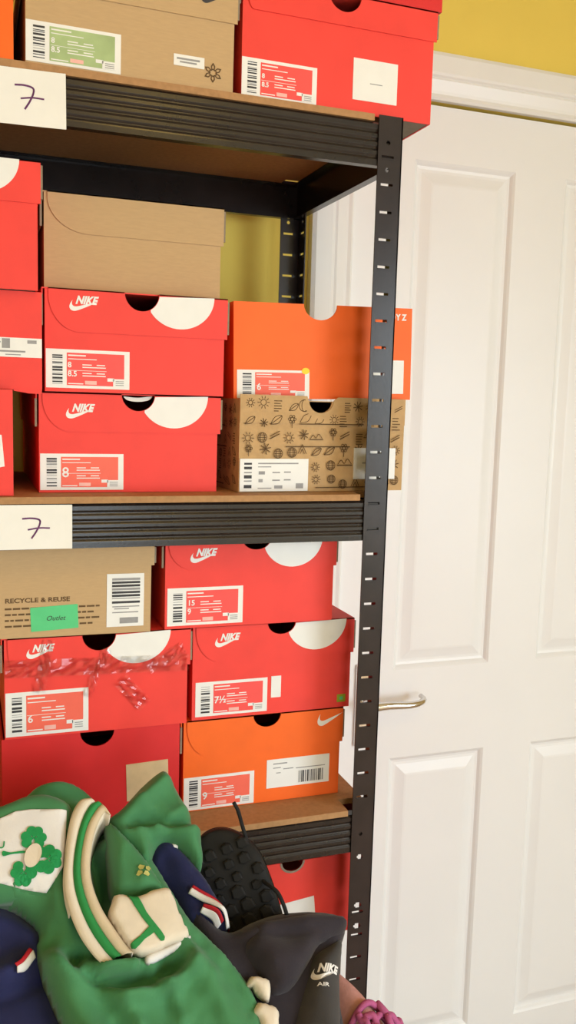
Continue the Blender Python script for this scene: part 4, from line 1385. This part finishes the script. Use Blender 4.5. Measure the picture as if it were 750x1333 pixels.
# lugs
mb = MB()
rn = random.Random(4)
v = -0.135
row = 0
while v < 0.112:
    w = sole_w(v)
    cnt = 4 if w > 0.03 else 3
    for j in range(cnt):
        u = rn.uniform(-.002, .002) + w * (-0.80 + 1.60 * (j + (0.25 if row % 2 else 0)) / (cnt - 0.75 if row % 2 == 0 else cnt - 0.75))
        if abs(u) > w * 0.86:
            continue
        a = 0.0070 * rn.uniform(0.8, 1.2)
        q = [(-a, -a * .6), (-a * .2, -a), (a, -a * .7), (a * .8, a * .6), (a * .1, a), (-a * .9, a * .7)]
        hz = -0.010 * max(0, (v - 0.05) / 0.07) ** 2 - 0.002 * (u / max(w, .001)) ** 2
        bot = [tuple(bo(u + x, v + y, hz - 0.001)) for x, y in q]
        mid = [tuple(bo(u + x * .95, v + y * .95, hz + 0.002)) for x, y in q]
        top = [tuple(bo(u + x * .7, v + y * .7, hz + 0.0032)) for x, y in q]
        m6 = len(q)
        mb.add(bot + mid + top, [(k, (k + 1) % m6, (k + 1) % m6 + m6, k + m6) for k in range(m6)] + [(k + m6, (k + 1) % m6 + m6, (k + 1) % m6 + 2 * m6, k + 2 * m6) for k in range(m6)] + [tuple(range(2 * m6, 3 * m6))], RUBBER)
    v += 0.0155
    row += 1
mb.build('lug', so, normals=False)
so.children[0].name = 'tread'
so.children[0]['kind'] = 'stuff'
# upper
vs, fs = [], []
NA = 18
for v in ss:
    w = sole_w(v) * 1.02
    t = (v + 0.15) / 0.27
    hh = (0.088 - 0.045 * max(0, min(1, (t - 0.35) / 0.45)) - 0.012 * max(0, (t - 0.8) / 0.2)) * math.sqrt(max(0, 1 - (1 - min(1, (0.1203 - v) / 0.045)) ** 2)) * min(1, math.sqrt(max(0.0, (v + 0.1503) / 0.02)))
    for k in range(NA + 1):
        a = math.pi * k / NA
        vs.append(tuple(bo(w * 1.03 * math.cos(a) * (1 - 0.25 * math.sin(a) ** 2), v, -0.012 - 0.010 * max(0, (v - 0.05) / 0.07) ** 2 - hh * math.sin(a))))
for i in range(NV):
    for k in range(NA):
        s = i * (NA + 1) + k
        fs.append((s, s + 1, s + NA + 2, s + NA + 1))
mb = MB()
mb.add(vs, fs, LEATHER, True)
mb.build('upper', bt)
mb = MB()
q = [heap(u, v, h) - bt.location for u, v, h in spline([(0.2745, 0.1915, 0.050), (0.2790, 0.1830, 0.045), (0.2840, 0.1720, 0.032), (0.2890, 0.1610, 0.020), (0.2960, 0.1400, 0.004), (0.3010, 0.1200, 0.004), (0.3060, 0.1060, 0.016), (0.3110, 0.0970, 0.020), (0.3150, 0.0850, 0.018), (0.3180, 0.0740, 0.013)], 6)]
mb.tube(q, 0.0022, LACE, 8)
mb.build('shoelace', bt)

# ---- pink shoe at the right edge of the table
ps = thing('pink_trainer', 'dusty pink shoe with tangled magenta laces at the right end of the heap', 'shoe', (0.387, 0.766, TZ), (0, 0, math.radians(205)))


def shoe_pts(v, k, n, grow=1.0):
    """cross section of the upper at v (-0.13 heel .. 0.12 toe)"""
    t = (v + 0.13) / 0.25
    w = (0.032 + 0.010 * math.sin(min(1, max(0, (t - .2) / .8)) * math.pi * .8)) * math.sqrt(max(0, 1 - (1 - min(1, (0.1203 - v) / 0.06)) ** 2)) * math.sqrt(max(0, 1 - (1 - min(1, (v + 0.1303) / 0.04)) ** 2))
    hh = 0.034 + 0.086 * (1 / (1 + math.exp((v - 0.018) / 0.024)))
    hh *= math.sqrt(max(0, 1 - (1 - min(1, (0.1203 - v) / 0.05)) ** 2)) * min(1, math.sqrt(max(0, (v + 0.1303) / 0.015)))
    a = math.pi * k / n
    return (w * grow * math.cos(a) * (1 - 0.30 * math.sin(a) ** 3), v, 0.022 + hh * grow * math.sin(a))


vs, fs = [], []
n = 20
ss = [-0.13 + 0.25 * (0.5 - 0.5 * math.cos(math.pi * i / 40)) for i in range(41)]
for v in ss:
    vs += [shoe_pts(v, k, n) for k in range(n + 1)]
for i in range(40):
    fs += [(i * (n + 1) + k, i * (n + 1) + k + 1, (i + 1) * (n + 1) + k + 1, (i + 1) * (n + 1) + k) for k in range(n)]
mb = MB()
mb.add(vs, fs, PINKM, True)
mb.build('upper', ps)
mb = MB()
vs, fs = [], []
for hz, g in ((0.001, 0.97), (0.004, 1.06), (0.020, 1.08), (0.026, 1.02)):
    ring = [shoe_pts(v, 0, n, g) for v in ss] + [shoe_pts(v, n, n, g) for v in ss[::-1]]
    vs += [(a, b2, hz) for a, b2, _ in ring]
m_ = 82
for l in range(3):
    fs += [(l * m_ + k, l * m_ + (k + 1) % m_, (l + 1) * m_ + (k + 1) % m_, (l + 1) * m_ + k) for k in range(m_)]
fs += [tuple(range(m_ - 1, -1, -1)), tuple(range(3 * m_, 4 * m_))]
mb.add(vs, fs, SOLEW, True)
mb.build('sole', ps)
mb = MB()
rn = random.Random(12)
for row in range(6):
    v = 0.055 - row * 0.013
    pts = []
    for k in range(9):
        a = n * (0.22 + 0.56 * k / 8)
        x, y, z_ = shoe_pts(v + (0.006 if row % 2 else -0.006) * (k - 4) / 4, a, n, 1.03)
        pts.append((x, y, z_ + 0.003))
    mb.tube(spline(pts, 3), 0.0034, MAGENTA, 8)
for k in range(24):
    cx, cy = rn.uniform(-0.028, 0.030), rn.uniform(0.002, 0.060)
    d = rn.uniform(0, 6.28)
    pts = []
    for j in range(7):
        x, y = cx + 0.0055 * (j - 3) * math.cos(d), cy + 0.0055 * (j - 3) * math.sin(d)
        x = max(-0.030, min(0.030, x))
        bz = shoe_pts(max(-0.1, min(0.1, y)), n / 2, n)[2] - 16 * x * x
        pts.append((x, y, bz + 0.004 + 0.009 * math.sin(math.pi * j / 6) * rn.uniform(.4, 1)))
        d += rn.uniform(-.5, .6)
    mb.tube(spline(pts, 4), 0.0038, MAGENTA, 8)
mb.build('lace', ps)
